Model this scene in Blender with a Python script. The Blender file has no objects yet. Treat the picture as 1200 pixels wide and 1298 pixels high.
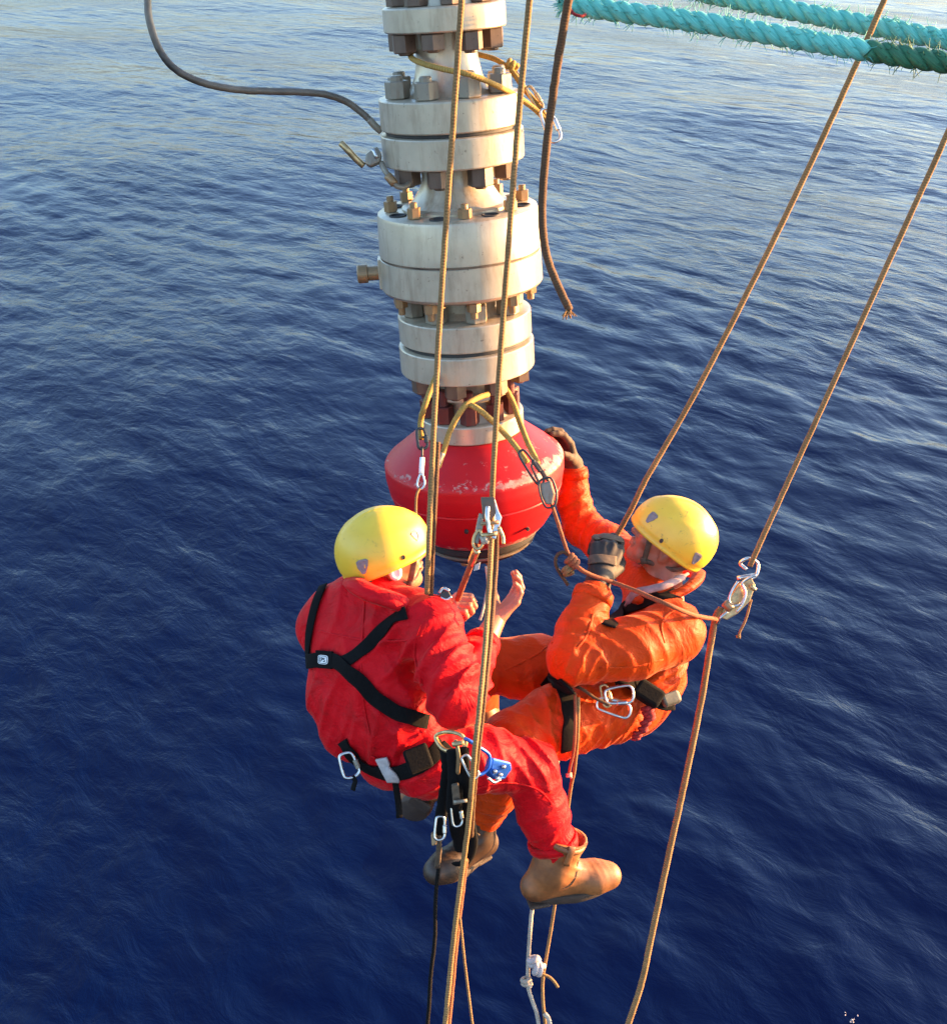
import bpy, bmesh, math, random
import numpy as np
from mathutils import Vector, Matrix
from mathutils.bvhtree import BVHTree

random.seed(7)
rng = np.random.RandomState(11)
rad = math.radians
sc = bpy.context.scene
COL = sc.collection

# ------------------------------------------------------------------ camera
CAM_Z = 17.0
PITCH = rad(27.0)
ROLL = rad(1.5)
FPX = 1566.0
cam_d = bpy.data.cameras.new('camera')
cam = bpy.data.objects.new('camera', cam_d)
COL.objects.link(cam)
cam_d.sensor_fit = 'HORIZONTAL'
cam_d.sensor_width = 36.0
cam_d.lens = FPX / 1200.0 * 36.0
cam_d.clip_start = 0.05
cam_d.clip_end = 60000.0
CAM_M = (Matrix.Translation((0, 0, CAM_Z)) @ Matrix.Rotation(math.pi / 2 - PITCH, 4, 'X') @ Matrix.Rotation(ROLL, 4, 'Z'))
cam.matrix_world = CAM_M
sc.camera = cam

# ------------------------------------------------------------------ world, sun, exposure
SUN_EL = rad(9.0)
SUN_AZ = rad(75.0)  # clockwise from the viewing direction (+Y)
world = bpy.data.worlds.new('World')
sc.world = world
world.use_nodes = True
wn = world.node_tree.nodes
wl = world.node_tree.links
for n in list(wn):
    wn.remove(n)
w_out = wn.new('ShaderNodeOutputWorld')
w_bg = wn.new('ShaderNodeBackground')
w_sky = wn.new('ShaderNodeTexSky')
w_sky.sky_type = 'NISHITA'
w_sky.sun_disc = False
w_sky.sun_elevation = SUN_EL
w_sky.sun_rotation = SUN_AZ
w_sky.air_density = 0.8
w_sky.dust_density = 1.8
w_sky.ozone_density = 2.0
w_bg.inputs['Strength'].default_value = 0.15
wl.new(w_sky.outputs[0], w_bg.inputs['Color'])
wl.new(w_bg.outputs[0], w_out.inputs['Surface'])
sun_d = bpy.data.lights.new('sun', 'SUN')
sun_d.energy = 5.0
sun_d.angle = rad(0.5)
sun_d.color = (1.0, 0.52, 0.20)
sun = bpy.data.objects.new('sun', sun_d)
COL.objects.link(sun)
sdir = Vector((math.sin(SUN_AZ) * math.cos(SUN_EL), math.cos(SUN_AZ) * math.cos(SUN_EL), math.sin(SUN_EL)))
sun.rotation_euler = sdir.to_track_quat('Z', 'Y').to_euler()
sun.location = sdir * 50
sc.view_settings.view_transform = 'Standard'
sc.view_settings.look = 'None'
sc.view_settings.exposure = 2.68
sc.view_settings.gamma = 1.0
sc.view_settings.use_curve_mapping = False

# ------------------------------------------------------------------ helpers: space
G = 1.2                                              # metres per modelling unit along the view
CAM_MN = np.array(CAM_M)
def p3(px, py, d):
    """A point of the working space: camera aligned (right, down, forward), metres."""
    z = d * G
    return np.array(((px - 600.0) / FPX * z, (py - 649.0) / FPX * z, z))
def to_world(v):
    v = np.atleast_2d(np.asarray(v, float)) * np.array((1.0, -1.0, -1.0))
    return v @ CAM_MN[:3, :3].T + CAM_MN[:3, 3]
def W(px, py, d):
    return to_world(p3(px, py, d))[0]
def unit(v):
    v = np.asarray(v, float)
    return v / (np.linalg.norm(v) + 1e-12)

# ------------------------------------------------------------------ helpers: objects
def raw_mesh(name, verts, faces, mat=None, smooth=True, uvs=None):
    me = bpy.data.meshes.new(name)
    verts = np.asarray(verts, np.float32)
    me.vertices.add(len(verts))
    me.vertices.foreach_set('co', verts.ravel())
    if isinstance(faces, np.ndarray):
        k = faces.shape[1]
        nl, loops, starts = len(faces) * k, faces.ravel(), np.arange(len(faces)) * k
    else:
        ln = np.array([len(f) for f in faces])
        loops = np.concatenate([np.asarray(f) for f in faces])
        starts = np.concatenate(([0], np.cumsum(ln)[:-1]))
        nl = len(loops)
    me.loops.add(nl)
    me.loops.foreach_set('vertex_index', loops.astype(np.int32))
    me.polygons.add(len(faces))
    me.polygons.foreach_set('loop_start', starts.astype(np.int32))
    if uvs is not None:
        uv = me.uv_layers.new(name='uv')
        uv.data.foreach_set('uv', np.asarray(uvs, np.float32)[loops].ravel())
    me.update(calc_edges=True)
    me.validate()
    me.polygons.foreach_set('use_smooth', np.full(len(me.polygons), bool(smooth)))
    if mat:
        me.materials.append(mat)
    return me
def link(name, me, parent=None, loc=None):
    o = bpy.data.objects.new(name, me)
    COL.objects.link(o)
    if parent is not None:
        o.parent = parent
    if loc is not None:
        o.location = loc
    return o
def tag(o, label, cat, group=None, kind=None):
    if label: o['label'] = label
    if cat: o['category'] = cat
    if group: o['group'] = group
    if kind: o['kind'] = kind
    return o
def root_of(o):
    while o.parent: o = o.parent
    return o
def solid(name, verts, faces, mat, parent=None, smooth=True, uvs=None, origin=None):
    """verts are in world space; a child is stored relative to its root's location."""
    verts = np.asarray(verts, float)
    if parent is not None:
        base = np.array(root_of(parent).location)
        o = link(name, raw_mesh(name, verts - base, faces, mat, smooth, uvs), parent)
    else:
        base = np.asarray(origin if origin is not None else verts.mean(0), float)
        o = link(name, raw_mesh(name, verts - base, faces, mat, smooth, uvs), None, base)
    return o
def empty(name, loc):
    o = bpy.data.objects.new(name, None)
    o.empty_display_size = 0.1
    COL.objects.link(o)
    o.location = loc
    return o
class MB:
    """collects pieces (world space) into one mesh"""
    def __init__(s): s.v, s.f, s.uv, s.n = [], [], [], 0
    def add(s, v, f, uv=None):
        v = np.asarray(v, float)
        s.v.append(v)
        s.uv.append(np.zeros((len(v), 2)) if uv is None else np.asarray(uv, float))
        s.f.extend([[i + s.n for i in q] for q in (f.tolist() if isinstance(f, np.ndarray) else f)])
        s.n += len(v)
        return s
    def build(s, name, mat, parent=None, smooth=True, origin=None):
        return solid(name, np.vstack(s.v), s.f, mat, parent, smooth, np.vstack(s.uv), origin)
def bevel_mod(o, w, seg=2, angle=40):
    m = o.modifiers.new('bevel', 'BEVEL')
    m.width, m.segments, m.limit_method, m.angle_limit = w, seg, 'ANGLE', rad(angle)
    m.harden_normals = False
    return o

def catmull(pts, n=12, closed=False):
    P = np.asarray(pts, float)
    if len(P) < 3 and not closed:
        t = np.linspace(0, 1, n + 1)[:, None]
        return P[0] * (1 - t) + P[1] * t
    if closed: Q = np.vstack((P[-1], P, P[0], P[1]))
    else: Q = np.vstack((2 * P[0] - P[1], P, 2 * P[-1] - P[-2]))
    out = []
    t = np.linspace(0, 1, n, endpoint=False)[:, None]
    for i in range(len(Q) - 3):
        a, b, c, d = Q[i:i + 4]
        out.append(0.5 * (2 * b + (c - a) * t + (2 * a - 5 * b + 4 * c - d) * t ** 2 + (3 * b - a - 3 * c + d) * t ** 3))
    out = np.vstack(out)
    if not closed: out = np.vstack((out, P[-1]))
    return out
def frames(C, closed=False):
    T = np.gradient(C, axis=0)
    if closed:
        T = np.roll(C, -1, 0) - np.roll(C, 1, 0)
    T /= np.linalg.norm(T, axis=1)[:, None] + 1e-12
    ref = np.array((0, 0, 1.0)) if abs(T[0][2]) < 0.9 else np.array((1.0, 0, 0))
    N = np.zeros_like(C)
    N[0] = unit(ref - T[0] * (ref @ T[0]))
    for i in range(1, len(C)):
        v = N[i - 1] - T[i] * (N[i - 1] @ T[i])
        N[i] = unit(v)
    if closed:      # spread the closing twist
        v = N[-1] - T[0] * (N[-1] @ T[0]); v = unit(v)
        B0 = np.cross(T[0], N[0])
        ang = math.atan2(v @ B0, v @ N[0])
        B = np.cross(T, N)
        a = -ang * np.arange(len(C)) / len(C)
        N = N * np.cos(a)[:, None] + B * np.sin(a)[:, None]
    return T, N, np.cross(T, N)
def tube(C, r, seg=10, closed=False, caps=True, flat=1.0):
    """sweep; r scalar or per point. returns verts, faces, uvs (u around in turns, v metres)"""
    C = np.asarray(C, float)
    n = len(C)
    r = np.broadcast_to(np.asarray(r, float), (n,))
    T, N, B = frames(C, closed)
    a = np.linspace(0, 2 * math.pi, seg, endpoint=False)
    V = (C[:, None] + (N[:, None] * np.cos(a)[None, :, None] + B[:, None] * flat * np.sin(a)[None, :, None]) * r[:, None, None]).reshape(-1, 3)
    L = np.concatenate(([0], np.cumsum(np.linalg.norm(np.diff(C, axis=0), axis=1))))
    uv = np.stack(np.broadcast_arrays((a / (2 * math.pi))[None], L[:, None]), -1).reshape(-1, 2)
    F = []
    m = n if closed else n - 1
    for i in range(m):
        j = (i + 1) % n
        for k in range(seg):
            l = (k + 1) % seg
            F.append([i * seg + k, i * seg + l, j * seg + l, j * seg + k])
    if caps and not closed:
        F.append(list(range(seg))[::-1])
        F.append([(n - 1) * seg + k for k in range(seg)])
    return V, F, uv
def box(c, ex, ey, ez):
    c, ex, ey, ez = map(lambda q: np.asarray(q, float), (c, ex, ey, ez))
    V = [c + sx * ex + sy * ey + sz * ez for sz in (-1, 1) for sy in (-1, 1) for sx in (-1, 1)]
    return V, [[0, 2, 3, 1], [4, 5, 7, 6], [0, 1, 5, 4], [2, 6, 7, 3], [0, 4, 6, 2], [1, 3, 7, 5]]
def lathe(prof, seg=64):
    """prof: list of (r, z); closed at both ends on the axis if r == 0"""
    V, F = [], []
    rings = []
    for r, z in prof:
        if r < 1e-6:
            rings.append([len(V)]); V.append((0, 0, z))
        else:
            rings.append(list(range(len(V), len(V) + seg)))
            for k in range(seg):
                a = 2 * math.pi * k / seg
                V.append((r * math.cos(a), r * math.sin(a), z))
    for A, B in zip(rings[:-1], rings[1:]):
        for k in range(seg):
            l = (k + 1) % seg
            if len(A) == 1 and len(B) == 1: continue
            if len(A) == 1: F.append([A[0], B[l], B[k]])
            elif len(B) == 1: F.append([A[k], A[l], B[0]])
            else: F.append([A[k], A[l], B[l], B[k]])
    return np.array(V, float), F

# ------------------------------------------------------------------ helpers: materials
def mat_new(name):
    m = bpy.data.materials.new(name)
    m.use_nodes = True
    nt = m.node_tree
    return m, nt, nt.nodes['Principled BSDF']
def nd(nt, t, **kw):
    n = nt.nodes.new(t)
    for k, v in kw.items():
        if k.startswith('_'): setattr(n, k[1:], v)
        else: n.inputs[k.replace('_', ' ')].default_value = v
    return n
def ramp(nt, fac, stops, interp='LINEAR'):
    r = nt.nodes.new('ShaderNodeValToRGB')
    r.color_ramp.interpolation = interp
    el = r.color_ramp.elements
    while len(el) < len(stops): el.new(0.5)
    for e, (p, c) in zip(el, stops):
        e.position = p
        e.color = (*c, 1) if len(c) == 3 else c
    nt.links.new(fac, r.inputs[0])
    return r.outputs[0]
def mixc(nt, fac, a, b, blend='MIX'):
    n = nt.nodes.new('ShaderNodeMix')
    n.data_type = 'RGBA'; n.blend_type = blend
    for sock, v in ((n.inputs[0], fac), (n.inputs[6], a), (n.inputs[7], b)):
        if hasattr(v, 'links'): nt.links.new(v, sock)
        elif isinstance(v, (int, float)): sock.default_value = v
        else: sock.default_value = (*v, 1)
    return n.outputs[2]
def mth(nt, op, a, b=None):
    n = nt.nodes.new('ShaderNodeMath'); n.operation = op
    for i, v in enumerate((a, b)):
        if v is None: continue
        if hasattr(v, 'links'): nt.links.new(v, n.inputs[i])
        else: n.inputs[i].default_value = v
    return n.outputs[0]
def noise(nt, scale, detail=4, rough=0.55, vec=None, dist=0.0):
    n = nd(nt, 'ShaderNodeTexNoise', Scale=scale, Detail=detail, Roughness=rough, Distortion=dist)
    if vec is not None: nt.links.new(vec, n.inputs['Vector'])
    return n.outputs[0]
def geo_pos(nt):
    return nd(nt, 'ShaderNodeTexCoord').outputs['Object']
def bump(nt, bs, h, strength=0.5, dist=0.01, prev=None):
    b = nd(nt, 'ShaderNodeBump', Strength=strength, Distance=dist)
    nt.links.new(h, b.inputs['Height'])
    if prev is not None: nt.links.new(prev, b.inputs['Normal'])
    nt.links.new(b.outputs[0], bs.inputs['Normal'])
    return b.outputs[0]
def plain(name, col, rough=0.5, metal=0.0, var=0.25, scale=40, bmp=0.15):
    m, nt, bs = mat_new(name)
    v = geo_pos(nt)
    f = noise(nt, scale, 5, 0.6, v)
    lo = tuple(c * (1 - var) for c in col); hi = tuple(min(1, c * (1 + var)) for c in col)
    nt.links.new(ramp(nt, f, [(0.3, lo), (0.7, hi)]), bs.inputs['Base Color'])
    bs.inputs['Roughness'].default_value = rough
    bs.inputs['Metallic'].default_value = metal
    if bmp: bump(nt, bs, f, bmp, 0.004)
    return m
def cloth(name, col, dirt, wr=1.0, spec=0.08, rgh=0.72):
    m, nt, bs = mat_new(name)
    v = geo_pos(nt)
    f = noise(nt, 6, 5, 0.6, v, 0.3)
    c = ramp(nt, f, [(0.25, tuple(x * 0.68 for x in col)), (0.5, col), (0.75, tuple(min(1, x * 1.12 + 0.004) for x in col))])
    g = noise(nt, 14, 6, 0.65, v, 0.6)
    c = mixc(nt, ramp(nt, g, [(0.52, (0, 0, 0)), (0.75, (0.7, 0.7, 0.7))]), c, dirt)
    nt.links.new(c, bs.inputs['Base Color'])
    bs.inputs['Roughness'].default_value = rgh
    bs.inputs['Specular IOR Level'].default_value = spec
    bs.inputs['Sheen Weight'].default_value = 0.12
    bs.inputs['Sheen Roughness'].default_value = 0.35
    bs.inputs['Sheen Tint'].default_value = (1.0, 0.62, 0.42, 1)
    w1 = noise(nt, 9, 4, 0.5, v, 1.2)
    rid = mth(nt, 'ABSOLUTE', mth(nt, 'SUBTRACT', w1, 0.5))
    b1 = bump(nt, bs, rid, 0.32 * wr, 0.05)
    w2 = noise(nt, 30, 4, 0.55, v, 0.8)
    b2 = bump(nt, bs, mth(nt, 'ABSOLUTE', mth(nt, 'SUBTRACT', w2, 0.5)), 0.22 * wr, 0.012, b1)
    w3 = noise(nt, 420, 2, 0.5, v)
    bump(nt, bs, w3, 0.18, 0.002, b2)
    return m
def rope_mat(name, col, dark, twist=55.0, n=2.0, rough=0.8, strength=0.4):
    m, nt, bs = mat_new(name)
    uv = nd(nt, 'ShaderNodeUVMap')
    sp = nd(nt, 'ShaderNodeSeparateXYZ')
    nt.links.new(uv.outputs[0], sp.inputs[0])
    ph = mth(nt, 'ADD', mth(nt, 'MULTIPLY', sp.outputs[0], n), mth(nt, 'MULTIPLY', sp.outputs[1], twist))
    s1 = mth(nt, 'ABSOLUTE', mth(nt, 'SINE', mth(nt, 'MULTIPLY', ph, math.pi)))
    ph2 = mth(nt, 'SUBTRACT', mth(nt, 'MULTIPLY', sp.outputs[0], n), mth(nt, 'MULTIPLY', sp.outputs[1], twist))
    s2 = mth(nt, 'ABSOLUTE', mth(nt, 'SINE', mth(nt, 'MULTIPLY', ph2, math.pi)))
    h = mth(nt, 'MULTIPLY', s1, s2)
    v = geo_pos(nt)
    g = noise(nt, 7, 7, 0.75, v)
    g2 = noise(nt, 90, 4, 0.7, v)
    hh = mth(nt, 'ADD', mth(nt, 'MULTIPLY', h, 0.55), mth(nt, 'MULTIPLY', g2, 0.9))
    c = mixc(nt, ramp(nt, hh, [(0.35, (0, 0, 0)), (0.95, (1, 1, 1))]), dark, col)
    c = mixc(nt, ramp(nt, g, [(0.42, (0, 0, 0)), (0.68, (0.75, 0.75, 0.75))]), c, tuple(x * 0.4 for x in col))
    nt.links.new(c, bs.inputs['Base Color'])
    bs.inputs['Roughness'].default_value = rough
    bs.inputs['Specular IOR Level'].default_value = 0.25
    bump(nt, bs, hh, strength, 0.002)
    return m

def steel_paint(name, col, rust, amount=0.5, rough=0.45):
    m, nt, bs = mat_new(name)
    v = geo_pos(nt)
    f = noise(nt, 5, 6, 0.65, v)
    c = ramp(nt, f, [(0.3, tuple(x * 0.8 for x in col)), (0.7, tuple(min(1, x * 1.12) for x in col))])
    mp = nd(nt, 'ShaderNodeMapping'); mp.inputs['Scale'].default_value = (1, 1, 0.18)
    nt.links.new(v, mp.inputs[0])
    st = noise(nt, 26, 5, 0.7, mp.outputs[0], 0.3)
    big = noise(nt, 4, 3, 0.5, v)
    msk = mth(nt, 'MULTIPLY', ramp(nt, st, [(0.46, (0, 0, 0)), (0.68, (1, 1, 1))]), ramp(nt, big, [(0.35, (0.15, 0.15, 0.15)), (0.65, (1, 1, 1))]))
    c = mixc(nt, mth(nt, 'MULTIPLY', msk, amount), c, rust)
    sp = noise(nt, 70, 3, 0.6, v)
    c = mixc(nt, mth(nt, 'MULTIPLY', ramp(nt, sp, [(0.66, (0, 0, 0)), (0.74, (1, 1, 1))]), amount), c, tuple(x * 0.4 for x in rust))
    nt.links.new(c, bs.inputs['Base Color'])
    bs.inputs['Roughness'].default_value = rough
    bs.inputs['Metallic'].default_value = 0.3
    bump(nt, bs, mth(nt, 'ADD', st, mth(nt, 'MULTIPLY', sp, 0.5)), 0.2, 0.003)
    return m

M = {}
M['red_cloth'] = cloth('red_cloth', (0.53, 0.0025, 0.0075), (0.22, 0.006, 0.006), 1.2, 0.10, 0.6)
M['orange_cloth'] = cloth('orange_cloth', (0.48, 0.040, 0.0015), (0.24, 0.018, 0.003), 1.0, 0.12, 0.55)
M['webbing'] = plain('webbing', (0.0045, 0.0042, 0.0042), 0.9, 0, 0.3, 120, 0.3)
M['webbing'].node_tree.nodes['Principled BSDF'].inputs['Specular IOR Level'].default_value = 0.12
M['webbing_tan'] = plain('webbing_tan', (0.09, 0.06, 0.035), 0.8, 0, 0.4, 80, 0.3)
M['shirt_cloth'] = plain('shirt_cloth', (0.26, 0.16, 0.15), 0.85, 0, 0.3, 30, 0.3)
M['white_cloth'] = plain('white_cloth', (0.36, 0.31, 0.29), 0.8, 0, 0.2, 40, 0.2)
M['steel'] = plain('steel', (0.55, 0.52, 0.48), 0.28, 0.95, 0.25, 60, 0.1)
M['brass_steel'] = plain('brass_steel', (0.45, 0.30, 0.14), 0.38, 0.8, 0.4, 60, 0.2)
M['blue_alloy'] = plain('blue_alloy', (0.02, 0.10, 0.42), 0.3, 0.55, 0.2, 40, 0.08)
M['black_plastic'] = plain('black_plastic', (0.02, 0.019, 0.018), 0.5, 0, 0.3, 60, 0.1)
M['white_print'] = plain('white_print', (0.75, 0.73, 0.70), 0.6, 0, 0.05, 60, 0)
M['grey_paint'] = steel_paint('grey_paint', (0.45, 0.375, 0.265), (0.15, 0.085, 0.04), 0.6, 0.3)
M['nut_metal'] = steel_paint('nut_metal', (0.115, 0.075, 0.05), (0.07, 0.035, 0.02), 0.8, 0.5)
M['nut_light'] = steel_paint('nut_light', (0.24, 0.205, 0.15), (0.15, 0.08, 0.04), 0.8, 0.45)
M['nut_brass'] = steel_paint('nut_brass', (0.27, 0.165, 0.075), (0.20, 0.09, 0.03), 0.7, 0.4)
M['nut_red'] = steel_paint('nut_red', (0.10, 0.018, 0.014), (0.12, 0.05, 0.03), 0.9, 0.5)
M['seam_rust'] = plain('seam_rust', (0.10, 0.065, 0.04), 0.8, 0, 0.8, 9, 0.3)
M['gasket'] = plain('gasket', (0.02, 0.018, 0.016), 0.7)
M['hose'] = plain('hose', (0.085, 0.065, 0.044), 0.45, 0, 0.85, 6, 0.1)
M['rope_tan'] = rope_mat('rope_tan', (0.32, 0.18, 0.068), (0.15, 0.078, 0.03), 120, 2)
M['rope_brown'] = rope_mat('rope_brown', (0.11, 0.058, 0.026), (0.06, 0.03, 0.014), 120, 2)
M['rope_yellow'] = rope_mat('rope_yellow', (0.40, 0.24, 0.055), (0.24, 0.14, 0.035), 110, 2)
M['rope_white'] = rope_mat('rope_white', (0.46, 0.39, 0.30), (0.30, 0.24, 0.18), 150, 2)
M['rope_red'] = rope_mat('rope_red', (0.36, 0.03, 0.03), (0.12, 0.01, 0.01), 50, 2)
M['rope_rust'] = rope_mat('rope_rust', (0.28, 0.095, 0.04), (0.17, 0.05, 0.02), 150, 2)
M['leather_tan'] = plain('leather_tan', (0.20, 0.072, 0.018), 0.55, 0, 0.5, 14, 0.3)
M['leather_brown'] = plain('leather_brown', (0.042, 0.021, 0.009), 0.5, 0, 0.5, 18, 0.3)
M['sole'] = plain('sole', (0.035, 0.02, 0.012), 0.8, 0, 0.3, 40, 0.2)
M['glove'] = plain('glove', (0.06, 0.034, 0.016), 0.8, 0, 0.5, 30, 0.35)
M['glove_dark'] = plain('glove_dark', (0.014, 0.010, 0.008), 0.7, 0, 0.5, 30, 0.3)
M['glove_pad'] = plain('glove_pad', (0.075, 0.05, 0.03), 0.8, 0, 0.4, 50, 0.3)
M['hair'] = plain('hair', (0.05, 0.03, 0.02), 0.7, 0, 0.4, 200, 0.4)

def make_skin():
    m, nt, bs = mat_new('skin')
    v = geo_pos(nt)
    f = noise(nt, 22, 5, 0.6, v)
    nt.links.new(ramp(nt, f, [(0.3, (0.30, 0.095, 0.045)), (0.7, (0.42, 0.15, 0.078))]), bs.inputs['Base Color'])
    bs.inputs['Roughness'].default_value = 0.5
    bs.inputs['Subsurface Weight'].default_value = 0.08
    bs.inputs['Subsurface Radius'].default_value = (0.01, 0.004, 0.002)
    bump(nt, bs, noise(nt, 120, 3, 0.6, v), 0.15, 0.002)
    return m
M['skin'] = make_skin()
def make_helmet(name, scuff):
    m, nt, bs = mat_new(name)
    v = geo_pos(nt)
    f = noise(nt, 7, 4, 0.6, v)
    c = ramp(nt, f, [(0.3, (0.68, 0.39, 0.025)), (0.7, (0.76, 0.48, 0.042))])
    g = noise(nt, 34, 6, 0.75, v, 0.8)
    c = mixc(nt, mth(nt, 'MULTIPLY', ramp(nt, g, [(0.59, (0, 0, 0)), (0.67, (1, 1, 1))]), scuff), c, (0.22, 0.15, 0.04))
    d = noise(nt, 9, 5, 0.7, v, 0.3)
    c = mixc(nt, mth(nt, 'MULTIPLY', ramp(nt, d, [(0.52, (0, 0, 0)), (0.75, (1, 1, 1))]), scuff * 0.45), c, (0.45, 0.30, 0.06))
    nt.links.new(c, bs.inputs['Base Color'])
    nt.links.new(ramp(nt, g, [(0.3, (0.3, 0.3, 0.3)), (0.7, (0.5, 0.5, 0.5))]), bs.inputs['Roughness'])
    bump(nt, bs, g, 0.06, 0.003)
    return m
M['helmet'] = make_helmet('helmet_shell_paint', 0.35)
M['helmet_scuffed'] = make_helmet('helmet_scuffed_paint', 0.8)
def make_bell():
    """red paint, chipped to pale primer along the shoulder and the lower rim"""
    m, nt, bs = mat_new('bell_paint')
    v = geo_pos(nt)
    sp = nd(nt, 'ShaderNodeSeparateXYZ'); nt.links.new(v, sp.inputs[0])
    f = noise(nt, 5, 5, 0.6, v)
    c = ramp(nt, f, [(0.3, (0.38, 0.003, 0.006)), (0.7, (0.46, 0.006, 0.009))])
    at = nd(nt, 'ShaderNodeAttribute', _attribute_name='wear')
    g = noise(nt, 22, 8, 0.78, v, 0.3)
    wear = mth(nt, 'ADD', mth(nt, 'MULTIPLY', at.outputs['Fac'], 0.30), g)
    k = ramp(nt, wear, [(0.72, (0, 0, 0)), (0.75, (1, 1, 1))])
    c2 = ramp(nt, noise(nt, 40, 3, 0.5, v), [(0.35, (0.34, 0.10, 0.085)), (0.65, (0.44, 0.24, 0.20))])
    c = mixc(nt, k, c, c2)
    g2 = noise(nt, 45, 5, 0.7, v)
    c = mixc(nt, ramp(nt, g2, [(0.69, (0, 0, 0)), (0.73, (0.9, 0.9, 0.9))]), c, (0.10, 0.03, 0.02))
    nt.links.new(c, bs.inputs['Base Color'])
    bs.inputs['Roughness'].default_value = 0.46
    bs.inputs['Specular IOR Level'].default_value = 0.3
    bump(nt, bs, mth(nt, 'SUBTRACT', mth(nt, 'MULTIPLY', g2, 0.5), k), 0.3, 0.003)
    return m
M['bell'] = make_bell()
def make_green(name, c1, c2):
    m, nt, bs = mat_new(name)
    uv = nd(nt, 'ShaderNodeUVMap')
    mp = nd(nt, 'ShaderNodeMapping'); mp.inputs['Scale'].default_value = (40, 14, 1)
    nt.links.new(uv.outputs[0], mp.inputs[0])
    f = noise(nt, 1.0, 4, 0.7, mp.outputs[0])
    nt.links.new(ramp(nt, f, [(0.3, c1), (0.7, c2)]), bs.inputs['Base Color'])
    bs.inputs['Roughness'].default_value = 0.6
    bump(nt, bs, f, 0.6, 0.004)
    return m
M['green_rope'] = make_green('green_rope', (0.03, 0.28, 0.22), (0.18, 0.60, 0.50))
M['green_dark'] = make_green('green_dark', (0.008, 0.06, 0.03), (0.03, 0.19, 0.08))

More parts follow.
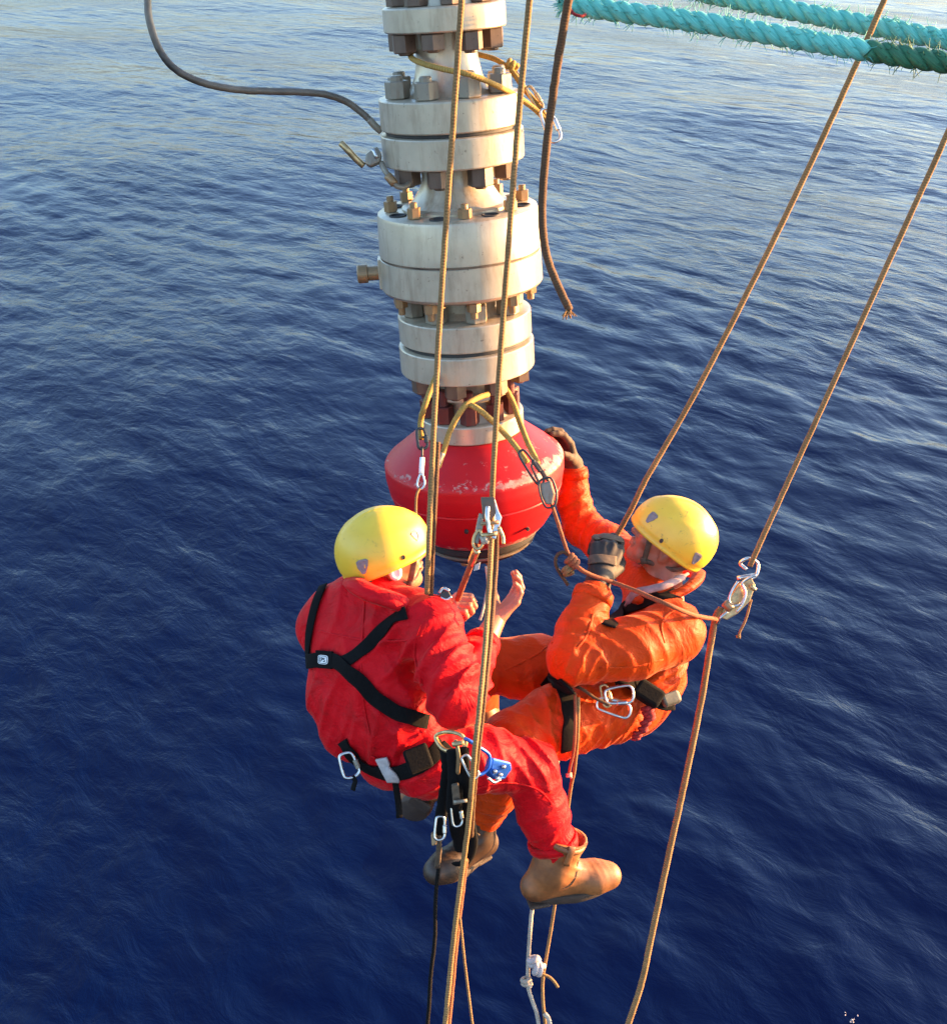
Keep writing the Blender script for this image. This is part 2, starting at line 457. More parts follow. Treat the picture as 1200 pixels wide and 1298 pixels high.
# ------------------------------------------------------------------ the sea
def build_sea():
    az = np.concatenate((np.linspace(-180, -36, 73)[:-1], np.linspace(-36, 36, 900), np.linspace(36, 180, 73)[1:-1]))
    r = np.concatenate((np.linspace(0.6, 9, 24)[:-1], 9 * np.exp(np.linspace(0, math.log(500 / 9), 760)), 500 * np.exp(np.linspace(0, math.log(90), 40))[1:]))
    A, R = np.meshgrid(np.radians(az), r)
    X = (R * np.sin(A)).astype(np.float32); Y = (R * np.cos(A)).astype(np.float32)
    dr = np.gradient(r)[:, None]
    da = np.gradient(np.radians(az))[None]
    step = np.maximum(dr * np.ones_like(A), R * da).astype(np.float32)
    Z = np.zeros_like(X); DX = np.zeros_like(X); DY = np.zeros_like(X)
    waves = []
    for i in range(64):
        lam = 0.42 * (4.2 / 0.42) ** (i / 63.0) * (1 + 0.12 * rng.randn())
        th = rad(226) + rad(38) * rng.randn()
        waves.append((lam, th, 0.0135 * (0.75 + 0.5 * rng.rand()) * min(1.0, 0.45 + 0.4 * lam)))
    for lam, th, s in ((60, rad(232), 0.022), (37, rad(150), 0.022), (21, rad(238), 0.016)):
        waves.append((lam, th, s))
    grp = 0.75 + 0.45 * np.sin(X * 0.11 + Y * 0.047 + 1.0) * np.sin(X * 0.043 - Y * 0.083 + 2.2)
    for lam, th, s in waves:
        k = 2 * math.pi / lam
        kx, ky = k * math.sin(th), k * math.cos(th)
        ph = kx * X + ky * Y + rng.rand() * 6.28 + 0.5 * np.sin(0.13 * X + 0.21 * Y * rng.rand() + rng.rand() * 6)
        fade = np.clip(lam / step / 2.2 - 1.0, 0, 1)
        a = s / k * fade * (grp if lam < 12 else 1.0)
        Z += a * np.cos(ph)
        DX -= 0.8 * a * math.sin(th) * np.sin(ph); DY -= 0.8 * a * math.cos(th) * np.sin(ph)
    V = np.stack((X + DX, Y + DY, Z), -1).reshape(-1, 3)
    nr, na = R.shape
    I = np.arange(nr * na).reshape(nr, na)
    J = np.roll(I, -1, 1)
    F = np.stack((I[:-1], I[1:], J[1:], J[:-1]), -1).reshape(-1, 4)[:, ::-1]
    m, nt, bs = mat_new('sea_water')
    co = nd(nt, 'ShaderNodeTexCoord').outputs['Object']
    bs.inputs['Base Color'].default_value = (0.0001, 0.0027, 0.0250, 1)
    bs.inputs['Roughness'].default_value = 0.6
    bs.inputs['Specular IOR Level'].default_value = 0.0
    gl = nd(nt, 'ShaderNodeBsdfGlossy', Roughness=0.08)
    fr = nd(nt, 'ShaderNodeFresnel', IOR=1.33)
    mx = nt.nodes.new('ShaderNodeMixShader')
    nt.links.new(mth(nt, 'MULTIPLY', fr.outputs[0], 0.72), mx.inputs[0])
    nt.links.new(bs.outputs[0], mx.inputs[1]); nt.links.new(gl.outputs[0], mx.inputs[2])
    nt.links.new(mx.outputs[0], nt.nodes['Material Output'].inputs['Surface'])
    mp = nd(nt, 'ShaderNodeMapping')
    mp.vector_type = 'TEXTURE'
    mp.inputs['Rotation'].default_value = (0, 0, rad(-52)); mp.inputs['Scale'].default_value = (1.7, 1.0, 1.0)
    nt.links.new(co, mp.inputs[0])
    n1 = noise(nt, 1.6, 5, 0.6, mp.outputs[0], 0.5)
    n2 = noise(nt, 5.5, 4, 0.6, mp.outputs[0], 0.4)
    n0 = noise(nt, 0.42, 3, 0.5, mp.outputs[0], 0.4)
    pm = ramp(nt, noise(nt, 0.055, 3, 0.5, mp.outputs[0], 0.6), [(0.32, (0.25, 0.25, 0.25)), (0.66, (1.35, 1.35, 1.35))])
    n1 = mth(nt, 'MULTIPLY', n1, pm); n2 = mth(nt, 'MULTIPLY', n2, pm)
    nf = noise(nt, 0.1, 3, 0.5, mp.outputs[0], 0.5)
    bf = bump(nt, bs, nf, 0.22, 2.6)
    b0 = bump(nt, bs, n0, 0.28, 0.8, bf)
    b1 = bump(nt, bs, n1, 0.28, 0.24, b0)
    b2 = bump(nt, bs, n2, 0.07, 0.06, b1)
    nt.links.new(b2, gl.inputs['Normal']); nt.links.new(b2, fr.inputs['Normal'])
    me = raw_mesh('sea', V, F, m)
    return tag(link('sea', me), 'deep blue open sea with small wind ripples below the workers', None, None, 'structure')
build_sea()

# ------------------------------------------------------------------ the riser
AX_T, AX_B = p3(563, 20, 3.174), p3(608, 690, 3.80)
AX_D = unit(AX_B - AX_T)                               # pointing down the string
def axis_at(py):
    """point of the axis that shows at image row py"""
    a, b = AX_T, AX_D
    k = (py - 649.0) / FPX
    t = (k * a[2] - a[1]) / (b[1] - k * b[2])
    return a + b * t
RIS_O = axis_at(675)
wz = unit(to_world(RIS_O - AX_D)[0] - to_world(RIS_O)[0])
wx = unit(np.array((1.0, 0, 0)) - wz * wz[0])
wy = np.cross(wz, wx)
riser = empty('riser', Vector(to_world(RIS_O)[0]))
riser.rotation_euler = Matrix((wx, wy, wz)).transposed().to_euler()
tag(riser, 'grey flanged steel riser ending in a chipped red bell, hanging over the sea', 'pipe')
def zs(py): return float(-(axis_at(py) - RIS_O) @ AX_D)
def rs(py, rpx): return rpx * axis_at(py)[2] / FPX
def rpart(name, V, F, mat, parent=None, smooth=True, bev=0.0):
    o = link(name, raw_mesh(name, V, F, mat, smooth), parent or riser)
    if bev: bevel_mod(o, bev)
    else: 
        pass
    if smooth:
        m = o.modifiers.new('split', 'EDGE_SPLIT'); m.split_angle = rad(32)
    return o
def ring_prof(rpx, y0, y1, hole=0.0, ch=0.006):
    ym = (y0 + y1) / 2
    r = rs(ym, rpx); z0, z1 = zs(y1), zs(y0)
    h = hole
    return [(h, z0), (r - ch * 1.6, z0), (r - ch * 0.4, z0 + ch * 0.4), (r, z0 + ch), (r, z1 - ch), (r - ch * 0.4, z1 - ch * 0.4), (r - ch * 1.6, z1), (h, z1)]
def flange(rpx, y0, y1):
    V, F = lathe(ring_prof(rpx, y0, y1, 0.0))
    return rpart('flange', V, F, M['grey_paint'])
def neck(name, pts, mat='grey_paint'):
    V, F = lathe([(rs(y, r), zs(y)) for y, r in pts])
    return rpart(name, V, F, M[mat])
def hexnut_mesh(name, R, H, stud_r, stud_h, mat, down=False):
    V, F = [], []
    def prism(n, r, z0, z1, ch, off=0.0):
        b = len(V)
        for rr, z in ((r - ch, z0), (r, z0 + ch), (r, z1 - ch), (r - ch, z1)):
            for k in range(n):
                a = 2 * math.pi * k / n + off
                V.append((rr * math.cos(a), rr * math.sin(a), z))
        for i in range(3):
            for k in range(n):
                l = (k + 1) % n
                F.append([b + i * n + k, b + i * n + l, b + (i + 1) * n + l, b + (i + 1) * n + k])
        F.append([b + k for k in range(n)][::-1]); F.append([b + 3 * n + k for k in range(n)])
    prism(6, R, 0, H, R * 0.07)
    if stud_h > 0: prism(12, stud_r, H * 0.8, H + stud_h, stud_r * 0.2)
    V = np.array(V)
    if down:
        V = V * np.array((1, -1, -1))
    return raw_mesh(name, V, F, mat, False)
def nut_ring(parent, name, n, y, ring_px, R_px, H_px, mat, down=False, phase=0.0, stud=0.3, skew=0.0):
    z = zs(y); rr = rs(y, ring_px); s = rs(y, 1.0)
    me = hexnut_mesh(name, R_px * s, H_px * s, R_px * s * 0.52, H_px * s * stud, M[mat], down)
    for k in range(n):
        a = 2 * math.pi * k / n + phase
        o = link(name, me, parent, (rr * math.cos(a), rr * math.sin(a), z + (-0.0015 if down else 0.0015)))
        o.rotation_euler = (0, 0, random.uniform(0, 1.05))
        if random.random() < 0.35: o.scale = (1, 1, random.uniform(0.85, 1.2))
# top pipe leaving the frame
neck('pipe', [(-330, 40), (-60, 40), (-45, 44), (-4, 52), (4, 54)])
f0 = flange(78, 4, 37)
nut_ring(f0, 'nut', 8, 4, 58, 15, 15, 'nut_metal', False, 0.2, 0.5)
nut_ring(f0, 'nut', 8, 37, 60, 16, 22, 'nut_metal', True, 0.55, 0.15)
neck('neck', [(37, 40), (50, 39), (75, 39.5), (95, 43), (110, 50), (118, 58)])
f1 = flange(90, 118, 159)
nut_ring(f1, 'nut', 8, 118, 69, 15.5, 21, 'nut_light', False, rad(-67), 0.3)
V, F = lathe(ring_prof(84, 157, 165)); rpart('gasket', V, F, M['gasket'])
f1b = flange(90, 163.5, 203)
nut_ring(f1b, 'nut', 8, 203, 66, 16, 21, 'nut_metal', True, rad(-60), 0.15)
neck('neck', [(203, 44), (220, 42), (235, 46), (248, 54), (262, 66)])
# valve body
V, F = lathe([(0, zs(362)), (rs(362, 94), zs(362)), (rs(362, 100), zs(359)), (rs(358, 102), zs(356)), (rs(320, 102), zs(319)), (rs(318, 100.4), zs(318)), (rs(318, 100.4), zs(316)), (rs(316, 102), zs(315)), (rs(266, 102), zs(267)), (rs(262, 101), zs(263.5)), (rs(261, 97), zs(261)), (0, zs(261))], 80)
body = rpart('valve_body', V, F, M['grey_paint'])
nut_ring(body, 'bolt', 8, 261, 84, 8.5, 13, 'nut_brass', False, rad(-82), 0.5)
me_h = None
for k in range(8):
    V, F = lathe([(0, 0), (rs(261, 9), 0), (rs(261, 9), 0.0035), (rs(261, 11), 0.0035), (rs(261, 11), -0.002)], 20)
    if me_h is None: me_h = raw_mesh('bolt_hole', V, F, M['gasket'])
    a = rad(-82 + 22.5 + 45 * k)
    link('bolt_hole', me_h, body, (rs(261, 84) * math.cos(a), rs(261, 84) * math.sin(a), zs(261) + 0.0005))
nut_ring(body, 'bolt', 10, 362, 86, 8.5, 12, 'nut_brass', True, rad(-80), 0.8)
V, F = lathe([(rs(317, 99), zs(318.2)), (rs(317, 101.2), zs(318.0)), (rs(317, 101.2), zs(316.2)), (rs(317, 99), zs(316.0))], 80)
rpart('seam_ring', V, F, M['seam_rust'], body)
# raised hub ring on the body
V, F = lathe([(rs(258, 58), zs(262)), (rs(258, 70), zs(262)), (rs(258, 70), zs(258)), (rs(258, 66), zs(256)), (rs(258, 58), zs(256))], 64)
rpart('hub', V, F, M['grey_paint'], body)
# side plug
def side_plug():
    V, F = lathe([(0, 0), (0.030, 0), (0.030, 0.012), (0.024, 0.014), (0.024, 0.05), (0.030, 0.052), (0.031, 0.056), (0.031, 0.082), (0.027, 0.086), (0.017, 0.086), (0.016, 0.078), (0, 0.078)], 24)
    rot = np.array(Matrix.Rotation(-math.pi / 2, 3, 'Y'))
    V = V @ rot.T
    o = rpart('plug', V, F, M['nut_brass'], body)
    a = rad(183)
    o.location = (rs(335, 99) * math.cos(a), rs(335, 99) * math.sin(a), zs(338))
    o.rotation_euler = (0, 0, a - math.pi)
    V, F = box((0.002, 0, 0), (0.006, 0, 0), (0, 0.034, 0), (0, 0, 0.05))
    pl = rpart('plug_plate', V, F, M['grey_paint'], body, False, 0.003)
    pl.location = (rs(335, 103) * math.cos(a), rs(335, 103) * math.sin(a), zs(338)); pl.rotation_euler = (0, 0, a - math.pi)
side_plug()
neck('neck', [(362, 60), (372, 48), (385, 47), (394, 56)])
f3 = flange(84, 392, 425)
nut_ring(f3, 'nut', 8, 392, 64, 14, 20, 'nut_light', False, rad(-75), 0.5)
V, F = lathe(ring_prof(79, 423, 431)); rpart('gasket', V, F, M['gasket'])
f3b = flange(85, 429.5, 464)
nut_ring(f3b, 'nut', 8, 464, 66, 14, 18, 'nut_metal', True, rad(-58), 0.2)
neck('neck', [(464, 46), (478, 42), (505, 42), (515, 50), (522, 58)])
V, F = lathe(ring_prof(54, 486, 494)); rpart('clamp_ring', V, F, M['grey_paint'])
f4 = flange(66, 519, 542)
nut_ring(f4, 'nut', 10, 519, 53, 12, 22, 'nut_red', False, rad(-90), 0.9)
V, F = lathe(ring_prof(62.5, 541, 546)); rpart('gasket', V, F, M['gasket'])
# the red bell
bell_pts = [(542, 30), (542, 66), (544, 70), (574, 109.5), (577, 112), (580, 113.5), (594, 113), (610, 109.5), (611.5, 108.6), (613, 109), (628, 103.5), (644, 95.5), (656, 87), (662, 81), (665, 75), (665, 30)]
prof = [(rs(y, r), zs(y)) for y, r in bell_pts]
dense, wear = [], []
for (a, b), (y0, r0), (y1, r1) in zip(zip(prof[:-1], prof[1:]), bell_pts[:-1], bell_pts[1:]):
    for k in range(4):
        t = k / 4
        dense.append((a[0] * (1 - t) + b[0] * t, a[1] * (1 - t) + b[1] * t))
        y = y0 * (1 - t) + y1 * t
        wear.append(max(math.exp(-((y - 576) / 7) ** 2), 1.25 * math.exp(-((y - 661) / 7) ** 2), 0.45 if 546 < y < 578 else 0.16))
dense.append(prof[-1]); wear.append(1.0)
V, F = lathe(dense, 96)
bell = rpart('bell', V, F, M['bell'])
at = bell.data.attributes.new('wear', 'FLOAT', 'POINT')
side = np.array([0.55 + 0.45 * math.cos(math.atan2(v[1], v[0]) + 0.35) + 0.35 * (math.cos(math.atan2(v[1], v[0])) < -0.6) for v in V])
at.data.foreach_set('value', (np.repeat(np.array(wear), 96) * np.clip(side, 0.35, 1.1)).astype(np.float32))
# weld lines and lugs round the bell
for a, y in ((rad(-96), 628), (rad(-52), 640), (rad(-30), 618), (rad(-118), 618), (rad(-75), 618)):
    V, F = lathe([(0, -0.004), (0.007, -0.004), (0.007, 0.006), (0.0, 0.007)], 10)
    r_ = np.interp(y, [605, 624, 642, 656], [112, 108, 99, 88])
    o = rpart('grub_screw', V, F, M['gasket'], bell)
    o.location = (rs(y, r_) * math.cos(a), rs(y, r_) * math.sin(a), zs(y)); o.rotation_euler = (0, math.pi / 2 + 0.4, a)
V, F = lathe([(0, zs(692)), (rs(684, 46), zs(692)), (rs(684, 55), zs(690)), (rs(684, 60), zs(686)), (rs(680, 62), zs(683)), (rs(674, 68), zs(678)), (rs(670, 73), zs(673)), (rs(668, 74), zs(667)), (rs(667, 70), zs(664))], 80)
rpart('bottom_rim', V, F, M['gasket'], bell)
V, F = lathe([(rs(678, 66), zs(681)), (rs(678, 69.5), zs(680.5)), (rs(676, 70.5), zs(677.5)), (rs(676, 67), zs(677))], 80)
rpart('rim_band', V, F, M['nut_light'], bell)
V, F = lathe([(0, zs(703)), (rs(690, 20), zs(703)), (rs(690, 26), zs(699)), (rs(690, 28), zs(691)), (0, zs(690))], 32)
rpart('bottom_boss', V, F, M['gasket'], bell)
nut_ring(bell, 'screw', 8, 692, 40, 6, 6, 'nut_brass', True, 0.3, 0.3)
# ------------------------------------------------------------------ helpers: bodies as one skinned surface
def S(r): return r * G
class Field:
    """blended solid made of rounded limbs and ellipsoids, meshed into ONE surface"""
    def __init__(s, h, k): s.h, s.k, s.pr, s.folds = h, k, [], []
    def cone(s, a, b, r1, r2, flat=None, k=None): s.pr.append(('c', np.asarray(a, float), np.asarray(b, float), r1, r2, flat, k)); return s
    def chain(s, pts, rr, flat=None, k=None):
        for i in range(len(pts) - 1): s.cone(pts[i], pts[i + 1], rr[i], rr[i + 1], flat, k)
        return s
    def ell(s, c, axes, radii, k=None, cut=False): s.pr.append(('x' if cut else 'e', np.asarray(c, float), np.asarray([unit(a) for a in axes]), np.asarray(radii, float), None, None, k)); return s
    def fold(s, c, n, lam, amp, R, ph=0.0, sharp=True): s.folds.append((np.asarray(c, float), unit(n), lam, amp, R, ph, sharp)); return s
    def mesh(s):
        lo, hi = np.full(3, 1e9), np.full(3, -1e9)
        for p in s.pr:
            if p[0] == 'x': continue
            if p[0] == 'c':
                r = max(p[3], p[4]); lo = np.minimum(lo, np.minimum(p[1], p[2]) - r); hi = np.maximum(hi, np.maximum(p[1], p[2]) + r)
            else:
                r = max(p[3]); lo = np.minimum(lo, p[1] - r); hi = np.maximum(hi, p[1] + r)
        h = s.h; lo -= 4 * h; hi += 4 * h
        n = np.ceil((hi - lo) / h).astype(int) + 1
        ax = [lo[i] + h * np.arange(n[i]) for i in range(3)]
        D = np.full(n, 0.5, np.float32)
        for typ, a, b, r1, r2, flat, k in s.pr:
            k = s.k if k is None else k
            if typ == 'c':
                r = max(r1, r2); bl, bh = np.minimum(a, b) - r, np.maximum(a, b) + r
            else:
                r = max(r1); bl, bh = a - r, a + r
            pad = k + 3 * h
            i0 = np.clip(((bl - pad - lo) / h).astype(int), 0, n - 1); i1 = np.clip(((bh + pad - lo) / h).astype(int) + 2, 1, n)
            sl = tuple(slice(i0[i], i1[i]) for i in range(3))
            X, Y, Z = np.meshgrid(*[ax[i][sl[i]].astype(np.float32) for i in range(3)], indexing='ij')
            P = np.stack((X, Y, Z), -1)
            if typ == 'c':
                ab = b - a; L2 = ab @ ab + 1e-12
                t = np.clip(((P - a) @ ab) / L2, 0, 1)
                v = P - a - t[..., None] * ab
                if flat is not None:
                    nrm, kk = unit(flat[0]), flat[1]
                    v = v + (v @ nrm)[..., None] * nrm * (1 / kk - 1)
                d = np.linalg.norm(v, axis=-1) - (r1 + t * (r2 - r1))
            else:
                q = ((P - a) @ b.T) / r1
                l = np.linalg.norm(q, axis=-1)
                d = (l - 1) * min(r1) if False else l * (l - 1) / (np.linalg.norm(q / r1, axis=-1) + 1e-9)
            cur = D[sl]
            if typ == 'x':
                D[sl] = np.maximum(cur, -d)
            else:
                hh = np.clip(0.5 + 0.5 * (cur - d) / k, 0, 1)
                D[sl] = cur * (1 - hh) + d * hh - k * hh * (1 - hh)
        for c, nn, lam, amp, R, ph, sharp in s.folds:
            i0 = np.clip(((c - 2.2 * R - lo) / h).astype(int), 0, n - 1); i1 = np.clip(((c + 2.2 * R - lo) / h).astype(int) + 2, 1, n)
            sl = tuple(slice(i0[i], i1[i]) for i in range(3))
            X, Y, Z = np.meshgrid(*[ax[i][sl[i]].astype(np.float32) for i in range(3)], indexing='ij')
            P = np.stack((X, Y, Z), -1) - c
            w = np.exp(-(P ** 2).sum(-1) / R ** 2)
            u = P @ nn
            o1 = unit(np.cross(nn, (0.3, 0.5, 0.81))); o2 = np.cross(nn, o1)
            warp = 0.40 * lam * np.sin((P @ o1) / R * 1.3 + ph) + 0.25 * lam * np.sin((P @ o2) / R * 1.7 + 2 * ph)
            q = (u + warp) / lam * math.pi
            f = (1 - np.abs(np.sin(q + ph))) ** 1.5 - 0.35 if sharp else np.sin(2 * q + ph)
            D[sl] -= (amp * w * f).astype(np.float32)
        # surface nets
        B = D < 0
        m = np.stack(n) - 1
        cs = [B[dx:dx + m[0], dy:dy + m[1], dz:dz + m[2]] for dx in (0, 1) for dy in (0, 1) for dz in (0, 1)]
        tot = sum(c.astype(np.int8) for c in cs)
        mixed = (tot > 0) & (tot < 8)
        idx = np.full(m, -1, np.int64)
        I = np.argwhere(mixed)
        idx[mixed] = np.arange(len(I))
        acc = np.zeros((len(I), 3)); cnt = np.zeros(len(I))
        offs = [(dx, dy, dz) for dx in (0, 1) for dy in (0, 1) for dz in (0, 1)]
        for a in offs:
            for axx in range(3):
                if a[axx]: continue
                b = list(a); b[axx] = 1
                da = D[I[:, 0] + a[0], I[:, 1] + a[1], I[:, 2] + a[2]]; db = D[I[:, 0] + b[0], I[:, 1] + b[1], I[:, 2] + b[2]]
                cr = (da < 0) != (db < 0)
                t = np.where(cr, da / (da - db + 1e-12), 0)
                p = np.tile(np.array(a, float), (len(I), 1)); p[:, axx] += t
                acc[cr] += p[cr]; cnt[cr] += 1
        V = lo + h * (I + acc / cnt[:, None])
        F = []
        for axx in range(3):
            o1, o2 = [(1, 2), (2, 0), (0, 1)][axx]
            s0 = [slice(None)] * 3; s1 = [slice(None)] * 3
            s0[axx] = slice(0, -1); s1[axx] = slice(1, None)
            A_, B_ = B[tuple(s0)], B[tuple(s1)]
            E = np.argwhere(A_ != B_)
            E = E[(E[:, o1] > 0) & (E[:, o2] > 0) & (E[:, o1] < m[o1]) & (E[:, o2] < m[o2]) & (E[:, axx] < m[axx])]
            if not len(E): continue
            def cell(d1, d2):
                c = E.copy(); c[:, o1] -= d1; c[:, o2] -= d2
                return idx[c[:, 0], c[:, 1], c[:, 2]]
            q = np.stack((cell(1, 1), cell(0, 1), cell(0, 0), cell(1, 0)), 1)
            flip = ~A_[E[:, 0], E[:, 1], E[:, 2]]
            q[flip] = q[flip][:, ::-1]
            F.append(q)
        F = np.vstack(F)
        return V, F[(F >= 0).all(1)]
def relax(V, F, it=2, lam=0.5):
    V = V.copy()
    E = np.vstack((F[:, [0, 1]], F[:, [1, 2]], F[:, [2, 3]], F[:, [3, 0]]))
    for _ in range(it):
        A = np.zeros_like(V); c = np.zeros(len(V))
        np.add.at(A, E[:, 0], V[E[:, 1]]); np.add.at(c, E[:, 0], 1)
        np.add.at(A, E[:, 1], V[E[:, 0]]); np.add.at(c, E[:, 1], 1)
        V += lam * (A / np.maximum(c, 1)[:, None] - V)
    return V

def hand_field(fl, w, fwd, back, thumb_to, curls, s=1.0, spread=0.1, thumb=(0.5, 0.8, -0.35), fat=1.0, tcurl=0.5):
    """five-fingered hand: w wrist, fwd towards knuckles, back = normal of the back of the hand, thumb_to = which side the thumb is"""
    e1 = unit(fwd); e3 = unit(np.asarray(back, float) - e1 * (np.asarray(back, float) @ e1)); e2 = np.cross(e3, e1)
    if e2 @ np.asarray(thumb_to, float) < 0: e2 = -e2
    kn = [0.088, 0.092, 0.088, 0.078]
    off = [0.030, 0.009, -0.012, -0.031]
    ln = [(0.043, 0.026, 0.021), (0.048, 0.030, 0.022), (0.044, 0.028, 0.021), (0.034, 0.021, 0.019)]
    fl.cone(w - e1 * 0.03 * s, w + e1 * 0.02 * s, 0.026 * s * fat, 0.028 * s * fat, (e3, 0.75), 0.012)
    for i in range(4):
        K = w + e1 * kn[i] * s + e2 * off[i] * s - e3 * (0.004 * abs(i - 1.2)) * s
        fl.cone(w + e1 * 0.012 * s + e2 * off[i] * 0.55 * s, K, 0.015 * s * fat, 0.0125 * s * fat, None, 0.012)
        p, ang = K, 0.0
        base = unit(e1 + e2 * off[i] * spread * 30)
        for j in range(3):
            ang += curls[i] * (0.85, 1.15, 0.75)[j]
            d = base * math.cos(ang) - e3 * math.sin(ang)
            q = p + d * ln[i][j] * s
            rr = (0.0112, 0.0102, 0.0092, 0.0078)
            fl.cone(p, q, rr[j] * s * fat, rr[j + 1] * s * fat, None, 0.004)
            p = q
    p = w + e1 * 0.022 * s + e2 * 0.024 * s - e3 * 0.006 * s
    d = unit(e1 * thumb[0] + e2 * thumb[1] + e3 * thumb[2])
    tgt = unit(e1 * 0.8 - e3 * 0.9 - e2 * 0.15)
    for j, L in enumerate((0.042, 0.032, 0.026)):
        q = p + d * L * s
        rr = (0.0165, 0.013, 0.0115, 0.009)
        fl.cone(p, q, rr[j] * s * fat, rr[j + 1] * s * fat, None, 0.007)
        p = q; d = unit(d * (1 - tcurl * 0.6) + tgt * tcurl * 0.6)
    return fl

def head_field(fl, c, f, u, l):
    """c: centre of the skull; f face direction, u up, l the person's left"""
    P = lambda a, b, h: c + f * a + l * b + u * h
    ax = (f, l, u)
    fl.ell(P(-0.012, 0, 0.022), ax, (0.098, 0.077, 0.10), 0.02)
    fl.ell(P(0.034, 0, -0.04), ax, (0.062, 0.06, 0.082), 0.03)
    fl.cone(P(0.045, 0.036, -0.078), P(0.072, 0, -0.102), 0.024, 0.022, None, 0.02)
    fl.cone(P(0.045, -0.036, -0.078), P(0.072, 0, -0.102), 0.024, 0.022, None, 0.02)
    fl.cone(P(0.0, 0.052, -0.055), P(0.05, 0.036, -0.08), 0.02, 0.02, None, 0.02)
    fl.cone(P(0.0, -0.052, -0.055), P(0.05, -0.036, -0.08), 0.02, 0.02, None, 0.02)
    fl.cone(P(0.088, 0, 0.012), P(0.112, 0, -0.026), 0.009, 0.014, None, 0.01)         # nose
    fl.ell(P(0.097, 0.012, -0.032), ax, (0.012, 0.010, 0.009), 0.006); fl.ell(P(0.097, -0.012, -0.032), ax, (0.012, 0.010, 0.009), 0.006)
    fl.cone(P(0.086, 0.034, 0.02), P(0.092, 0.006, 0.018), 0.012, 0.011, None, 0.012)  # brows
    fl.cone(P(0.086, -0.034, 0.02), P(0.092, -0.006, 0.018), 0.012, 0.011, None, 0.012)
    fl.ell(P(0.062, 0.042, -0.022), ax, (0.026, 0.022, 0.02), 0.02); fl.ell(P(0.062, -0.042, -0.022), ax, (0.026, 0.022, 0.02), 0.02)
    for sg in (1, -1):
        fl.ell(P(0.083, sg * 0.032, 0.003), ax, (0.014, 0.017, 0.011), 0.004, True)    # eye sockets
        fl.ell(P(0.072, sg * 0.032, 0.003), ax, (0.0125, 0.0125, 0.0115), 0.003)       # eyeballs
        fl.ell(P(-0.006, sg * 0.079, -0.012), (f + l * sg * -0.4, l, u), (0.019, 0.008, 0.031), 0.006)   # ears
        fl.ell(P(-0.002, sg * 0.087, -0.006), (f, l, u), (0.010, 0.006, 0.016), 0.003, True)
        fl.ell(P(-0.005, sg * 0.080, -0.036), ax, (0.009, 0.007, 0.009), 0.005)
    fl.cone(P(0.094, 0.019, -0.060), P(0.103, 0, -0.057), 0.0058, 0.0075, None, 0.004)  # lips
    fl.cone(P(0.094, -0.019, -0.060), P(0.103, 0, -0.057), 0.0058, 0.0075, None, 0.004)
    fl.cone(P(0.092, 0.016, -0.071), P(0.100, 0, -0.072), 0.006, 0.008, None, 0.004)
    fl.cone(P(0.092, -0.016, -0.071), P(0.100, 0, -0.072), 0.006, 0.008, None, 0.004)
    return fl
def ortho(f, u):
    u = unit(u); f = np.asarray(f, float); f = unit(f - u * (f @ u))
    down = np.array((0, 1.0, 0))
    l = np.cross(u, f)              # right-handed in a y-down space gives the right hand: fix below
    return f, u, l

